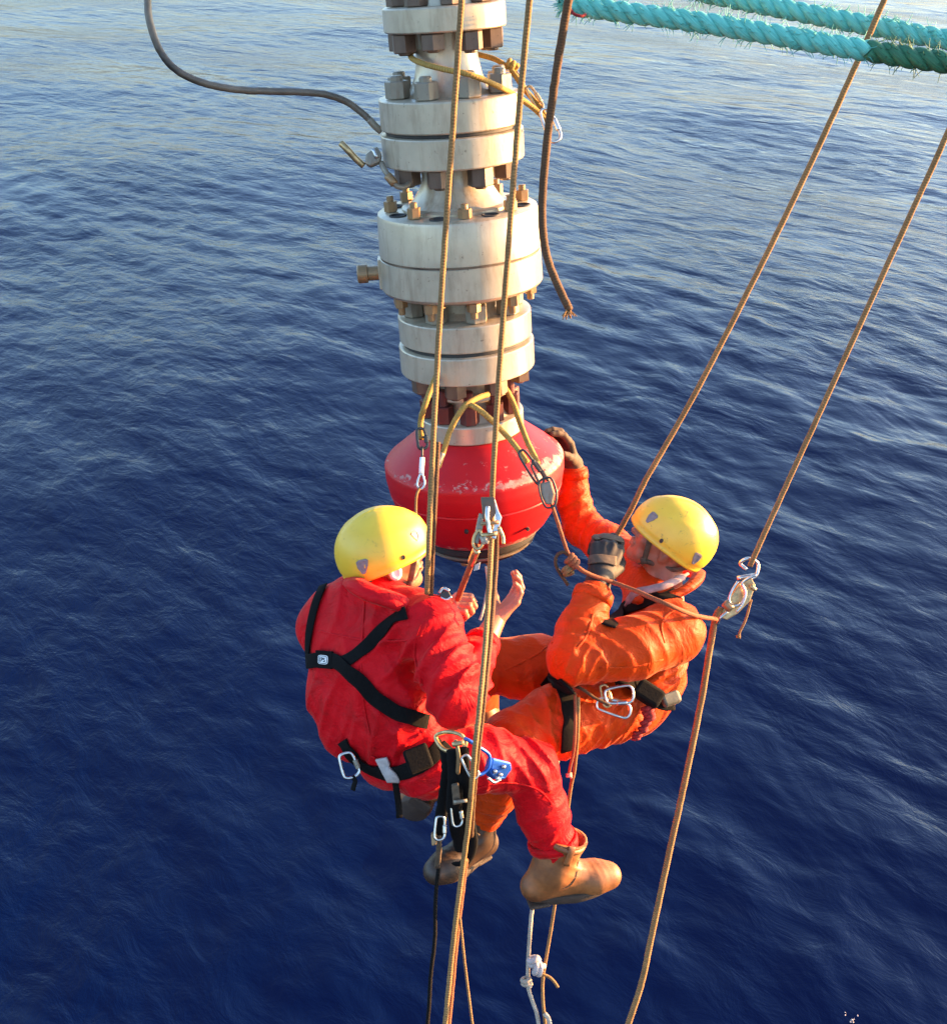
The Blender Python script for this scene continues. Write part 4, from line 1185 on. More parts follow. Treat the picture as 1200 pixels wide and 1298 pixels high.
# ================================================================== the worker in orange
def orange_worker():
    P = p3
    pel, wai, che, nkb = P(792, 890, 3.50), P(818, 855, 3.53), P(826, 805, 3.53), P(840, 768, 3.51)
    hd = P(846, 686, 3.50)
    f, u, l = ortho((-0.80, -0.40, 0.02), (0.46, -0.76, -0.46))
    shN, shF = P(852, 802, 3.35), P(797, 710, 3.69)
    elN, cuN, wrN = P(728, 834, 3.22), P(752, 758, 3.30), P(760, 732, 3.33)
    elF, cuF, wrF = P(738, 668, 3.86), P(727, 602, 3.85), P(726, 588, 3.84)
    hipN, knN, anN = P(770, 898, 3.42), P(650, 940, 3.30), P(608, 1052, 3.52)
    hipF, knF, anF = P(755, 862, 3.62), P(600, 843, 3.60), P(612, 900, 3.88)
    fb = Field(0.0055, 0.03)
    head_field(fb, hd, f, u, l)
    fb.cone(nkb, hd - u * 0.05 - f * 0.02, 0.066, 0.06)
    fb.chain([pel, wai, che, nkb], [0.09, 0.085, 0.09, 0.065])
    fb.chain([shN, elN, cuN, wrN], [0.055, 0.045, 0.038, 0.030], None, 0.02)
    fb.chain([shF, elF, cuF, wrF], [0.055, 0.045, 0.038, 0.030], None, 0.02)
    fb.cone(shN, shF, 0.05, 0.05)
    fb.chain([hipN, knN, anN], [0.06, 0.05, 0.04]); fb.chain([hipF, knF, anF], [0.06, 0.05, 0.04])
    V, F = fb.mesh()
    man = solid('person', to_world(V), F, M['skin'], None, True, None, to_world(pel)[0])
    tag(man, 'worker in orange coveralls facing left with one gloved hand on the red bell', 'person')
    # gloves
    g1 = Field(0.0026, 0.004)
    g1.cone(P(752, 757, 3.30), wrN, 0.046, 0.040)
    hand_field(g1, wrN, P(774, 684, 3.37) - wrN, (0.15, -0.25, -0.95), (0.9, 0.1, 0.3), (0.8, 0.86, 0.92, 0.95), 1.28, 0.03, (0.7, 0.5, -0.5), 1.12, 0.9)
    V, F = g1.mesh()
    gl = solid('glove', to_world(V), F, M['glove_dark'], man)
    gl['label'] = 'dark glove closed round the rope'
    gsk = Skin(V, F)
    for pix in ([(744, 712), (758, 709), (780, 712)], [(752, 684), (766, 681), (788, 686)]):
        try: strap_on(gl, 'knuckle_pad', gsk, pix, 13, 'glove_pad', 0.004, lift=0.002)
        except Exception: pass
    g2 = Field(0.003, 0.007)
    g2.cone(P(728, 606, 3.85), wrF, 0.040, 0.038)
    hand_field(g2, wrF, P(717, 552, 3.80) - wrF, (0.85, -0.42, 0.25), (0.2, 0.1, -0.9), (0.46, 0.5, 0.54, 0.54), 1.08, 0.12, (0.55, 0.7, -0.4), 1.16, 0.5)
    V, F = g2.mesh()
    o = solid('glove', to_world(V), F, M['glove'], man); o['label'] = 'brown glove resting on the red bell'
    # coverall
    fr = unit(np.array((-0.85, 0.12, 0.10)))
    fc = Field(0.0062, 0.035)
    fc.cone(P(836, 782, 3.52), che, 0.085, 0.165, (fr, 0.72))
    fc.cone(che, wai, 0.165, 0.145, (fr, 0.75))
    fc.cone(wai, pel, 0.140, 0.125)
    fc.ell(P(795, 892, 3.50), (fr, (0, 0, 1), (0, 1, 0)), (0.125, 0.150, 0.10))
    fc.cone(shN, shF, 0.092, 0.070, None, 0.04)
    fc.chain([shN, P(800, 822, 3.27), elN], [0.104, 0.098, 0.084], None, 0.03)
    fc.chain([elN, P(735, 800, 3.26), cuN], [0.084, 0.074, 0.060], None, 0.025)
    fc.chain([shF, P(768, 690, 3.78), elF], [0.074, 0.076, 0.068], None, 0.03)
    fc.chain([elF, P(727, 636, 3.86), cuF], [0.068, 0.060, 0.052], None, 0.03)
    fc.chain([hipN, P(705, 915, 3.36), knN], [0.122, 0.118, 0.098], None, 0.03)
    fc.chain([knN, P(628, 1000, 3.42), P(612, 1036, 3.49)], [0.098, 0.08, 0.062], None, 0.03)
    fc.chain([hipF, P(680, 848, 3.60), knF], [0.120, 0.116, 0.092], None, 0.03)
    fc.chain([knF, anF], [0.092, 0.06], None, 0.03)
    limb_folds(fc, shN, elN, S(0.08), (0.05, 0.35, 0.6, 0.85, 1.0), 0.012, 0.05)
    limb_folds(fc, elN, cuN, S(0.06), (0.1, 0.4, 0.7), 0.011, 0.04)
    limb_folds(fc, shF, elF, S(0.065), (0.3, 0.7, 1.0), 0.011, 0.036)
    limb_folds(fc, elF, cuF, S(0.055), (0.2, 0.5, 0.8), 0.011, 0.034)
    limb_folds(fc, hipN, knN, S(0.09), (0.0, 0.3, 0.6, 0.9), 0.011, 0.05)
    limb_folds(fc, hipF, knF, S(0.09), (0.1, 0.4, 0.7, 0.95), 0.011, 0.05)
    limb_folds(fc, knN, anN, S(0.07), (0.2, 0.6, 0.9), 0.010, 0.04)
    for (x, y, d, n, lm, am, R) in ((875, 790, 3.42, (0.75, 0.65, 0), 0.06, 0.014, 0.12), (862, 835, 3.45, (0.55, 0.8, 0), 0.055, 0.014, 0.12), (835, 855, 3.42, (0.3, 0.95, 0), 0.05, 0.012, 0.10),
                                    (790, 915, 3.36, (0.85, 0.5, 0), 0.045, 0.012, 0.11), (760, 930, 3.34, (0.95, 0.3, 0), 0.045, 0.011, 0.09), (820, 790, 3.36, (0.4, -0.9, 0), 0.07, 0.01, 0.12),
                                    (733, 845, 3.15, (0.9, 0.4, 0), 0.04, 0.012, 0.07), (690, 890, 3.28, (0.9, 0.1, 0.3), 0.05, 0.011, 0.1)):
        fc.fold(P(x, y, d), n, lm, am, R, x * 0.13)
    CV, CF = fc.mesh()
    solid('coverall', to_world(CV), CF, M['orange_cloth'], man)
    sk = Skin(CV, CF)
    band(man, 'cuff', cuN, limb_axis(elN, cuN), 0.062, 0.035, 'orange_cloth')
    band(man, 'cuff', cuF, limb_axis(elF, cuF), 0.053, 0.035, 'orange_cloth')
    for pix in ([(872, 770), (850, 776), (838, 792), (842, 815)], [(705, 846), (740, 812), (752, 778)], [(840, 836), (800, 846), (760, 846)], [(750, 880), (730, 905), (735, 940)], [(640, 850), (680, 830), (700, 815)]):
        try: strap_on(man, 'seam', sk, pix, 2.6, 'orange_cloth', 0.0022, lift=0.0004)
        except Exception: pass
    mb = MB()
    col = [P(806, 758, 3.44), P(824, 762, 3.40), P(850, 756, 3.39), P(876, 742, 3.44), P(884, 728, 3.54), P(862, 724, 3.66), P(826, 732, 3.66), P(804, 746, 3.56)]
    mb.add(*tube(to_world(catmull(col, 6, True)), 0.017, 8, True, flat=1.6))
    mb.build('collar', M['orange_cloth'], man)
    mb = MB()
    mb.add(*tube(to_world(catmull([P(792, 768, 3.40), P(804, 752, 3.37), P(824, 747, 3.35), P(848, 740, 3.36), P(872, 727, 3.42)], 6)), [0.004] * 2 + [0.0105] * 21 + [0.004] * 2, 8, flat=1.4))
    mb.build('shirt_collar', M['shirt_cloth'], man)
    helmet_on(man, hd + u * 0.030 - f * 0.008, f, u, l, 'helmet_scuffed', [(40, 0.27, 0.034, 0.034, 'vent'), (-40, 0.27, 0.034, 0.034, 'vent'), (128, 0.19, 0.036, 0.032, 'vent'), (-128, 0.19, 0.036, 0.032, 'vent'), (72, 0.12, 0.012, 0.014, 'rivet'), (-72, 0.12, 0.012, 0.014, 'rivet')], 0.95)
    # harness
    strap_on(man, 'harness_strap', sk, [(884, 742), (868, 752), (845, 757), (820, 762), (800, 768), (782, 780), (768, 795)], 22)
    strap_on(man, 'harness_belt', sk, [(776, 866), (790, 870), (806, 876), (826, 884), (846, 890)], 22, 'webbing', 0.010, lift=0.012)
    strap_on(man, 'leg_strap', sk, [(705, 860), (714, 875), (720, 895), (721, 920), (719, 950)], 22, 'webbing', 0.006)
    strap_on(man, 'leg_strap', sk, [(692, 858), (705, 866), (722, 868)], 26, 'webbing', 0.008)
    pch = P(850, 886, 3.38)
    o = solid('belt_pouch', to_world(box(pch, (0.030, -0.008, 0.01), (0.008, 0.020, 0.004), (0, 0.008, 0.025))[0]), box((0, 0, 0), (1, 0, 0), (0, 1, 0), (0, 0, 1))[1], M['pouch'], man, False)
    bevel_mod(o, 0.01, 3)
    o = solid('belt_pouch', to_world(box(P(822, 880, 3.31), (0.042, 0.028, 0.02), (-0.016, 0.026, 0), (0, 0.01, 0.03))[0]), box((0, 0, 0), (1, 0, 0), (0, 1, 0), (0, 0, 1))[1], M['webbing'], man, False)
    bevel_mod(o, 0.012, 3)
    boot(man, 'dark brown laced boot pointing down to the left', P(606, 1060, 3.50), P(611, 1032, 3.48), (-0.72, 0.60, -0.35), (0.25, -0.82, -0.5), 'leather_brown', 0.27, 0.056, 1.05, laced=True)
    boot(man, None, P(612, 902, 3.86), P(607, 880, 3.78), (0.1, 0.7, 0.7), (-0.2, -0.7, 0.6), 'leather_tan', 0.26, 0.055, 1.05)
    return man, sk
M['pouch'] = plain('pouch', (0.12, 0.11, 0.075), 0.6, 0, 0.3, 40, 0.2)
org_man, org_skin = orange_worker()
# ================================================================== ropes and hardware
def rope(name, pix, wpx, mat, label, cat='rope', group=None, n=14, seg=10, flat=1.0, taper=None):
    """pix: (px, py, depth) stations of the rope's centre line; wpx its width in image points at its middle"""
    pix = list(pix)
    C = catmull([p3(*q) for q in pix], n)
    r = 0.465 * wpx * C[len(C) // 2, 2] / FPX
    if name in ('rope', 'cord', 'webbing_strap') and (pix[0][1] < 0 or pix[0][0] > 1210):      # it goes on above the picture
        e = unit(C[0] - C[6])
        C = np.vstack(([C[0] + e * s_ for s_ in (3.0, 2.2, 1.5, 0.9, 0.5, 0.25, 0.1)], C))
    if name in ('rope', 'cord', 'webbing_strap') and pix[-1][1] > 1300:                          # and on below it
        e = unit(C[-1] - C[-6])
        C = np.vstack((C, [C[-1] + e * s_ for s_ in (0.1, 0.25, 0.5, 0.9, 1.5)]))
    rr = r * (1 + 0.025 * np.sin(np.arange(len(C)) * 0.9 + wpx) * np.sin(np.arange(len(C)) * 0.23 + len(label or '')))
    C[1:-1] += rng.randn(len(C) - 2, 3) * r * 0.03
    if taper: rr = r * np.interp(np.linspace(0, 1, len(C)), *taper)
    V, F, uv = tube(to_world(C), rr, seg, flat=flat)
    o = solid(name, V, F, M[mat], None, True, uv)
    if label: tag(o, label, cat, group)
    return o
def add_tube(name, parent, pix, wpx, mat, n=10, seg=10, closed=False, flat=1.0):
    C = catmull([p3(*q) for q in pix], n, closed)
    r = 0.5 * wpx * C[:, 2].mean() / FPX
    V, F, uv = tube(to_world(C), r, seg, closed, flat=flat)
    return solid(name, V, F, M[mat], parent, True, uv)
def knot(parent, name, c, rpx, mat, axis=(0, 1, 0), turns=2.5, thick=None):
    """a few close turns of cord round a point"""
    c0 = p3(*c); r = rpx * c0[2] / FPX
    a = unit(axis); o = unit(np.cross(a, (0.3, 0.2, 0.9))); b = np.cross(a, o)
    th = thick or r * 0.45
    t = np.linspace(0, turns * 2 * math.pi, int(14 * turns))
    C = c0 + (o * np.cos(t)[:, None] + b * np.sin(t)[:, None]) * r * 0.75 + a * ((t / t[-1] - 0.5) * th * 2 * turns * 0.8)[:, None]
    V, F, uv = tube(to_world(C), th, 8)
    return solid(name, V, F, M[mat], parent, True, uv)
def carabiner(label, c, up, wide, lpx, wpx, tpx, mat='steel', gate_mat=None, group='carabiners on the ropes and harnesses'):
    c0 = p3(*c); s = c0[2] / FPX
    u_ = unit(up); w_ = unit(np.asarray(wide, float) - u_ * (np.asarray(wide, float) @ u_))
    L, Wd = lpx * s / 2, wpx * s / 2
    shp = [(-1, -0.62), (-1, 0.60), (-0.72, 0.92), (-0.1, 1.0), (0.62, 0.90), (0.98, 0.62), (0.86, 0.1), (0.72, -0.55), (0.45, -0.92), (-0.1, -1.0), (-0.75, -0.93)]
    C = catmull([c0 + w_ * a * Wd + u_ * b * L for a, b in shp], 5, True)
    V, F, uv = tube(to_world(C), tpx * s / 2, 8, True)
    o = solid('carabiner', V, F, M[mat], None, True, uv)
    tag(o, label, 'carabiner', group)
    g = catmull([c0 + w_ * a * Wd + u_ * b * L for a, b in ((0.93, 0.42), (0.86, 0.1), (0.78, -0.28))], 4)
    V, F, uv = tube(to_world(g), tpx * s * 0.82, 8)
    solid('gate', V, F, M[gate_mat or mat], o, True, uv)
    return o
def plate(name, parent, outline, depth_m, mat, bev=0.003):
    """outline: list of (px, py, d); extruded along the view by depth_m; a real slab"""
    A = np.array([p3(*q) for q in outline]); n = len(A)
    nn = unit(np.cross(A[1] - A[0], A[2] - A[0])) * depth_m
    V = np.vstack((A - nn / 2, A + nn / 2))
    F = [list(range(n)), list(range(n, 2 * n))[::-1]] + [[i, n + i, n + (i + 1) % n, (i + 1) % n] for i in range(n)]
    o = solid(name, to_world(V), F, M[mat], parent, False)
    if bev: bevel_mod(o, bev, 2, 30)
    return o

# --- the two tan ropes in front of the riser
rope('rope', [(590, -60, 2.50), (585, 0, 2.55), (574, 160, 2.66), (562, 330, 2.78), (553, 480, 2.84), (546, 620, 2.88), (543, 700, 2.91), (541, 752, 2.97)], 8.0, 'rope_tan',
     'tan rope down the front of the riser, past the edge of the red worker\'s helmet', group='main work ropes')
rope('rope', [(555, 560, 2.90), (551, 640, 2.91), (548, 700, 2.93), (546, 756, 2.99)], 7, 'rope_brown', 'short brown rope close beside the tan rope at the red worker\'s helmet')
rope('rope', [(678, -60, 2.42), (671, 0, 2.46), (656, 160, 2.58), (643, 330, 2.70), (632, 480, 2.82), (624, 620, 2.91), (622, 700, 2.94), (616, 800, 2.85), (608, 890, 2.78), (601, 960, 2.80), (594, 1040, 2.92), (585, 1110, 3.02), (575, 1190, 3.08), (563, 1310, 3.14)], 7.6, 'rope_tan',
     'tan rope through the steel rope clamp before the red bell, hanging down past the boots', group='main work ropes')
rope('rope', [(629, 672, 2.96), (628, 720, 2.98), (622, 800, 2.88), (614, 880, 2.80), (606, 950, 2.81), (600, 1010, 2.88), (597, 1060, 2.98)], 7.5, 'rope_brown', 'brown rope hanging from the steel clamp against the tan rope')
rope('rope', [(590, 1090, 3.06), (584, 1140, 3.10), (578, 1190, 3.13), (567, 1310, 3.18)], 8, 'rope_rust', 'rust coloured rope running alongside the tan rope below the brown boot')
rope('rope', [(583, 1165, 3.10), (590, 1230, 3.12), (600, 1310, 3.14)], 3.6, 'rope_tan', 'thin cord slanting away from the doubled ropes at the bottom edge')
rope('webbing_strap', [(557, 1085, 3.24), (552, 1140, 3.2), (551, 1190, 3.2), (546, 1235, 3.2), (544, 1270, 3.2), (541, 1310, 3.2)], 8, 'webbing', 'black webbing strap hanging wavy below the brown boot', 'strap', None, 8, 8, 0.7)
# --- loose rope with a frayed end
lr = rope('rope', [(724, -40, 2.86), (720, 0, 2.90), (705, 90, 2.98), (692, 190, 3.06), (687, 270, 3.10), (692, 320, 3.12), (704, 355, 3.13), (718, 385, 3.13), (721, 391, 3.13)], 11, 'rope_brown',
          'loose brown rope right of the riser curling to a frayed cut end')
mb = MB()
for i in range(16):
    e = p3(720, 389, 3.13); d = unit((random.uniform(-0.7, 0.7), 1.0, random.uniform(-0.6, 0.6)))
    mb.add(*tube(to_world(catmull([e, e + d * 0.015, e + d * random.uniform(0.025, 0.05) + np.array((random.uniform(-.008, .008), 0, 0))], 3)), [0.0035, 0.003, 0.003, 0.0025, 0.002, 0.002, 0.0012], 5))
mb.build('frayed_end', M['rope_tan'], lr)
# --- ropes at the right
rope('rope', [(1138, -50, 3.10), (1116, 10, 3.14), (1040, 180, 3.24), (960, 345, 3.36), (880, 500, 3.46), (820, 605, 3.53), (800, 645, 3.56), (775, 690, 3.58)], 8, 'rope_tan',
     'long tan rope slanting down to the orange worker, passing behind his helmet', group='main work ropes')
rope('rope', [(1222, 110, 3.05), (1200, 170, 3.08), (1120, 345, 3.20), (1040, 520, 3.30), (985, 640, 3.36), (950, 718, 3.40)], 8, 'rope_tan',
     'long tan rope at the far right, ending at the rope grab', group='main work ropes')
rope('rope', [(914, 770, 3.42), (905, 790, 3.42), (890, 880, 3.46), (870, 980, 3.50), (846, 1090, 3.54), (825, 1190, 3.57), (812, 1250, 3.58), (792, 1310, 3.6)], 8.5, 'rope_tan',
     'tan rope below the rope grab, hanging down right of both workers')
rope('rope', [(776, 738, 3.30), (800, 747, 3.27), (845, 766, 3.20), (880, 780, 3.28), (908, 785, 3.40)], 6.5, 'rope_rust', 'short tan rope from the dark glove across the orange chest to the rope grab')
tl = rope('cord', [(952, 760, 3.43), (945, 785, 3.43), (938, 800, 3.43), (936, 806, 3.43)], 3.2, 'rope_tan', 'thin loose cord tail with a knot hanging from the rope grab', 'cord')
knot(tl, 'knot', (935.5, 807, 3.43), 2.6, 'rope_tan', turns=2)
# rope grab at the right
rg = empty('rope_grab', Vector(W(936, 748, 3.42)))
tag(rg, 'steel rope grab with a shackle on the rope right of the orange worker', 'rope grab')
D = 3.42
add_tube('shackle', rg, [(946, 722, D), (938, 714, D), (948, 708, D - .01), (960, 714, D), (959, 728, D), (952, 734, D)], 4.5, 'steel', 6)
add_tube('shackle_pin', rg, [(934, 733, D), (957, 729, D)], 5.5, 'steel', 3)
plate('side_plate', rg, [(937, 738, D), (952, 733, D), (957, 742, D), (950, 762, D), (934, 778, D), (920, 786, D), (912, 782, D), (920, 764, D)], 0.014, 'brass_steel')
add_tube('link', rg, [(935, 737, D - .02), (927, 750, D - .02), (924, 762, D - .02), (930, 768, D - .02), (940, 764, D - .02), (944, 752, D - .02), (940, 740, D - .02), (952, 731, D - .03), (958, 729, D - .03)], 3.4, 'steel', 6)
add_tube('bow', rg, [(940, 740, D - .03), (945, 752, D - .03), (941, 766, D - .03), (933, 776, D - .03)], 3.2, 'steel', 6)
add_tube('cam_axle', rg, [(918, 764, D - .02), (927, 772, D - .02)], 11, 'nut_brass', 3)
add_tube('lever', rg, [(922, 775, D - .02), (912, 784, D - .02), (908, 792, D)], 4, 'steel', 5)
add_tube('side_pin', rg, [(951, 742, D - .02), (957, 748, D - .02)], 6, 'brass_steel', 3)
# --- sling and hooks round the upper neck
us = rope('rope_sling', [(600, 68, 3.38), (575, 66, 3.36), (545, 62, 3.30), (524, 64, 3.20), (521, 72, 3.16), (535, 80, 3.10), (565, 88, 3.06), (595, 94, 3.05), (625, 106, 3.10), (655, 122, 3.20), (680, 140, 3.25), (694, 156, 3.26)], 8, 'rope_yellow',
          'yellow rope sling wrapped round the upper neck of the riser', 'sling')
add_tube('strand', us, [(604, 68, 3.34), (630, 76, 3.32), (650, 92, 3.30), (664, 112, 3.28), (684, 136, 3.27), (697, 160, 3.26)], 7, 'rope_yellow')
add_tube('strand', us, [(648, 80, 3.34), (660, 100, 3.31), (672, 122, 3.29), (690, 150, 3.27)], 4, 'nut_light')
knot(us, 'knot', (648, 84, 3.31), 7, 'rope_yellow', (1, 0.6, 0), 2, 0.009)
carabiner('steel carabiner at the end of the yellow sling by the loose rope', (698, 158, 3.24), (0.35, 1, 0), (1, -0.3, 0.2), 44, 17, 4, 'steel')
carabiner('small dark carabiner joining the two strands of the upper sling', (678, 124, 3.26), (0.55, 1, 0), (1, -0.5, 0.2), 34, 10, 3.4, 'brass_steel')
# --- slings round the lower neck
ls = rope('rope_sling', [(556, 470, 3.42), (548, 488, 3.36), (538, 515, 3.34), (533, 535, 3.36), (534, 556, 3.34)], 8, 'rope_yellow', 'yellow rope sling hanging down the left side of the lower neck', 'sling')
c1 = rope('rope_sling', [(618, 500, 3.42), (606, 504, 3.38), (588, 516, 3.34), (572, 542, 3.34), (562, 572, 3.34), (555, 592, 3.33)], 8, 'rope_yellow', 'yellow rope sling curving down across the collar to the left', 'sling')
add_tube('thimble', c1, [(560, 574, 3.335), (554, 590, 3.33), (549, 606, 3.32)], 9, 'nut_light', 6)
c2 = rope('rope_sling', [(590, 512, 3.36), (602, 516, 3.34), (620, 530, 3.34), (640, 550, 3.38), (655, 568, 3.36), (668, 586, 3.34)], 8, 'rope_yellow', 'yellow rope sling crossing over and down to the right of the collar', 'sling')
c3 = rope('rope_sling', [(632, 486, 3.60), (640, 492, 3.50), (650, 510, 3.52), (659, 536, 3.50), (669, 562, 3.46), (682, 588, 3.42)], 8, 'rope_yellow', 'yellow rope sling from the back of the neck down the right side', 'sling')
lk = carabiner('black steel carabiner under the left yellow sling', (535, 556, 3.33), (0.1, 1, 0), (1, 0, 0.3), 26, 12, 4, 'black_plastic')
tb = empty('turnbuckle', Vector(W(534, 590, 3.31)))
tag(tb, 'slim steel turnbuckle hanging below the left yellow sling', 'turnbuckle')
add_tube('barrel', tb, [(535, 580, 3.31), (534, 600, 3.30)], 6.5, 'white_print', 3)
add_tube('rod', tb, [(535, 566, 3.32), (535, 580, 3.31)], 3, 'black_plastic', 3)
add_tube('eye', tb, [(534, 600, 3.30), (530, 608, 3.30), (529, 616, 3.30), (534, 620, 3.30), (538, 614, 3.30), (537, 606, 3.30)], 3, 'steel', 5, closed=True)
rope('cord', [(532, 618, 3.30), (528, 628, 3.29), (527, 645, 3.29), (528, 660, 3.28), (534, 676, 3.26), (540, 700, 3.2), (543, 730, 3.12)], 3.6, 'rope_tan', 'thin pale cord from the turnbuckle down behind the red worker\'s helmet', 'cord')
# right side carabiners and block
carabiner('long black carabiner hooked under the crossing yellow sling', (674, 592, 3.31), (0.62, 1, 0), (1, -0.62, 0.1), 50, 13, 3.4, 'black_plastic')
carabiner('long steel carabiner under the right hand yellow sling', (686, 604, 3.31), (0.5, 1, 0), (1, -0.5, 0.1), 40, 12, 3.4, 'nut_metal')
bl = plate('pulley_block', None, [(684, 613, 3.27), (698, 609, 3.27), (703, 626, 3.27), (700, 640, 3.27), (692, 640, 3.27), (686, 628, 3.27)], 0.03, 'nut_light', 0.006)
tag(bl, 'small weathered steel pulley block below the two long carabiners', 'pulley')
add_tube('frame', bl, [(683, 612, 3.255), (685, 628, 3.255), (692, 643, 3.255), (703, 640, 3.255), (705, 624, 3.255), (699, 607, 3.255), (691, 606, 3.255)], 3.2, 'black_plastic', 5, closed=True)
rope('rope', [(699, 640, 3.27), (706, 660, 3.28), (713, 682, 3.29), (718, 697, 3.30), (722, 705, 3.30)], 5.2, 'rope_rust', 'short rust coloured rope from the pulley block to the bowline loop')
bw = rope('rope_loop', [(724, 706, 3.30), (714, 700, 3.30), (706, 704, 3.30), (704, 714, 3.30), (709, 726, 3.30), (716, 736, 3.30), (720, 742, 3.30)], 4.6, 'rope_brown', 'dark bowline loop of rope hanging beside the dark glove', 'rope')
knot(bw, 'knot', (725, 712, 3.29), 7.5, 'rope_rust', (0.8, 0.9, 0.2), 2.6)
knot(bw, 'knot', (719, 724, 3.29), 6.5, 'rope_tan', (0.5, 1, -0.3), 2)
rope('rope', [(724, 712, 3.285), (736, 722, 3.275), (752, 730, 3.285), (776, 738, 3.30)], 6, 'rope_rust', 'short piece of rust coloured rope gripped by the dark glove')
# --- the rope clamp in front of the bell
rc = empty('rope_clamp', Vector(W(619, 660, 2.9)))
tag(rc, 'steel rope clamp gripping the tan rope in front of the red bell', 'rope clamp')
D = 2.88
plate('head_plate', rc, [(609, 630, D), (627, 630, D), (629, 650, D), (622, 660, D), (612, 658, D)], 0.022, 'nut_metal')
plate('side_plate', rc, [(627, 632, D), (632, 648, D), (636, 656, D), (633, 668, D), (628, 684, D), (622, 682, D), (626, 660, D)], 0.02, 'steel')
plate('side_plate', rc, [(607, 650, D), (613, 652, D), (612, 668, D), (606, 690, D), (600, 688, D), (603, 668, D)], 0.018, 'nut_light')
add_tube('cam', rc, [(618, 642, D - .02), (617, 655, D - .025), (619, 668, D - .02), (621, 676, D - .02)], 6, 'steel', 5)
add_tube('axle', rc, [(609, 664, D - .015), (632, 662, D - .015)], 5, 'nut_brass', 3)
add_tube('axle', rc, [(610, 679, D - .015), (630, 676, D - .015)], 6, 'brass_steel', 3)
add_tube('lever', rc, [(632, 668, D - .01), (637, 680, D - .01), (638, 690, D - .01)], 5, 'brass_steel', 5)
add_tube('ring', rc, [(608, 672, D - .01), (601, 680, D - .01), (600, 692, D - .01), (606, 696, D - .01), (612, 688, D - .01)], 4.2, 'brass_steel', 5, closed=True)
knot(rc, 'lashing', (614, 684, D - .01), 5.5, 'rope_white', (1, -0.2, 0), 2)
ln = rope('lanyard', [(606, 692, 2.88), (600, 708, 2.91), (592, 728, 2.97), (585, 746, 3.02), (580, 760, 3.06)], 8.5, 'rope_rust', 'brown stitched lanyard from the rope clamp down to the red worker\'s fist', 'lanyard')
add_tube('sleeve', ln, [(604, 696, 2.885), (600, 706, 2.91), (597, 714, 2.93)], 13, 'brass_steel', 4, flat=0.6)
wp = plate('tape_tag', ln, [(602, 716, 2.92), (609, 712, 2.92), (607, 722, 2.92), (600, 724, 2.92)], 0.004, 'white_cloth', 0.001)
rope('cord', [(616, 718, 2.98), (618, 740, 2.99), (615, 760, 2.98), (611, 778, 2.96), (608, 786, 2.96)], 3.4, 'rope_white', 'thin pale cord with beads hanging beside the tan rope', 'cord')
# device in the red worker's left fist
dv = empty('belay_device', Vector(W(558, 757, 3.0)))
tag(dv, 'dark belay device with a bright steel lip at the red worker\'s left fist', 'belay device')
plate('body', dv, [(534, 752, 3.02), (556, 756, 3.02), (574, 762, 3.02), (572, 774, 3.02), (548, 778, 3.02), (534, 766, 3.02)], 0.05, 'nut_red', 0.008)
add_tube('lip', dv, [(557, 752, 2.985), (562, 746, 2.985), (569, 749, 2.985)], 4.2, 'steel', 5)
add_tube('lip', dv, [(558, 757, 2.985), (566, 760, 2.985), (572, 756, 2.985)], 4.2, 'steel', 5)
plate('brake_plate', dv, [(556, 752, 2.99), (568, 748, 2.99), (573, 757, 2.99), (560, 761, 2.99)], 0.02, 'black_plastic')
# --- gear at the red worker's hip
carabiner('silver carabiner with red paint hanging at the left of the red worker\'s belt', (443, 970, 3.05), (0.25, 1, 0), (1, -0.2, 0.1), 32, 21, 4.2, 'steel', 'nut_light')
rope('strap', [(446, 984, 3.05), (450, 990, 3.05), (447, 1002, 3.05)], 9, 'webbing', 'short black strap end under the silver carabiner at the belt', 'strap', None, 5, 8, 0.4)
dr = add_tube('ring', None, [(552, 934, 2.90), (566, 928, 2.88), (584, 932, 2.86), (590, 944, 2.86), (580, 952, 2.86), (562, 950, 2.88)], 6, 'brass_steel', 6, closed=True)
tag(dr, 'worn brass harness ring at the red worker\'s hip', 'harness ring')
bb = add_tube('buckle', None, [(577, 938, 2.84), (581, 958, 2.84), (580, 980, 2.86)], 9, 'nut_brass', 5, flat=0.5)
tag(bb, 'worn brass adjuster buckle hanging from the hip ring', 'buckle')
add_tube('slider', bb, [(573, 944, 2.83), (588, 941, 2.83)], 7, 'brass_steel', 3)
for pts, w, lab in (([(566, 948, 2.88), (567, 980, 2.90), (563, 1010, 2.96), (558, 1040, 3.0), (556, 1062, 3.02)], 17, 'black webbing sling hanging furthest left below the hip ring'),
                    ([(576, 950, 2.86), (578, 990, 2.88), (576, 1020, 2.92), (580, 1050, 3.0), (586, 1078, 3.08)], 23, 'middle black webbing sling hanging below the hip ring to the brown boot'),
                    ([(586, 948, 2.85), (588, 985, 2.87), (592, 1020, 2.93), (596, 1050, 3.0), (598, 1072, 3.06), (590, 1092, 3.12), (578, 1096, 3.16)], 17, 'black webbing foot loop reaching round the brown boot')):
    rope('webbing_sling', pts, w, 'webbing', lab, 'sling', None, 8, 8, 0.35)
plate_b = plate('adjuster', None, [(572, 995, 2.86), (581, 993, 2.86), (584, 1018, 2.88), (574, 1020, 2.88)], 0.012, 'webbing_tan', 0.003)
tag(plate_b, 'brown strap adjuster halfway down the black slings', 'buckle')
add_tube('crossbar', plate_b, [(575, 1017, 2.86), (592, 1015, 2.86)], 4.5, 'nut_light', 3)
carabiner('steel carabiner on the black slings above the brown boot', (579, 1033, 2.93), (0.1, 1, 0.1), (1, 0, 0.3), 30, 13, 3.4, 'steel')
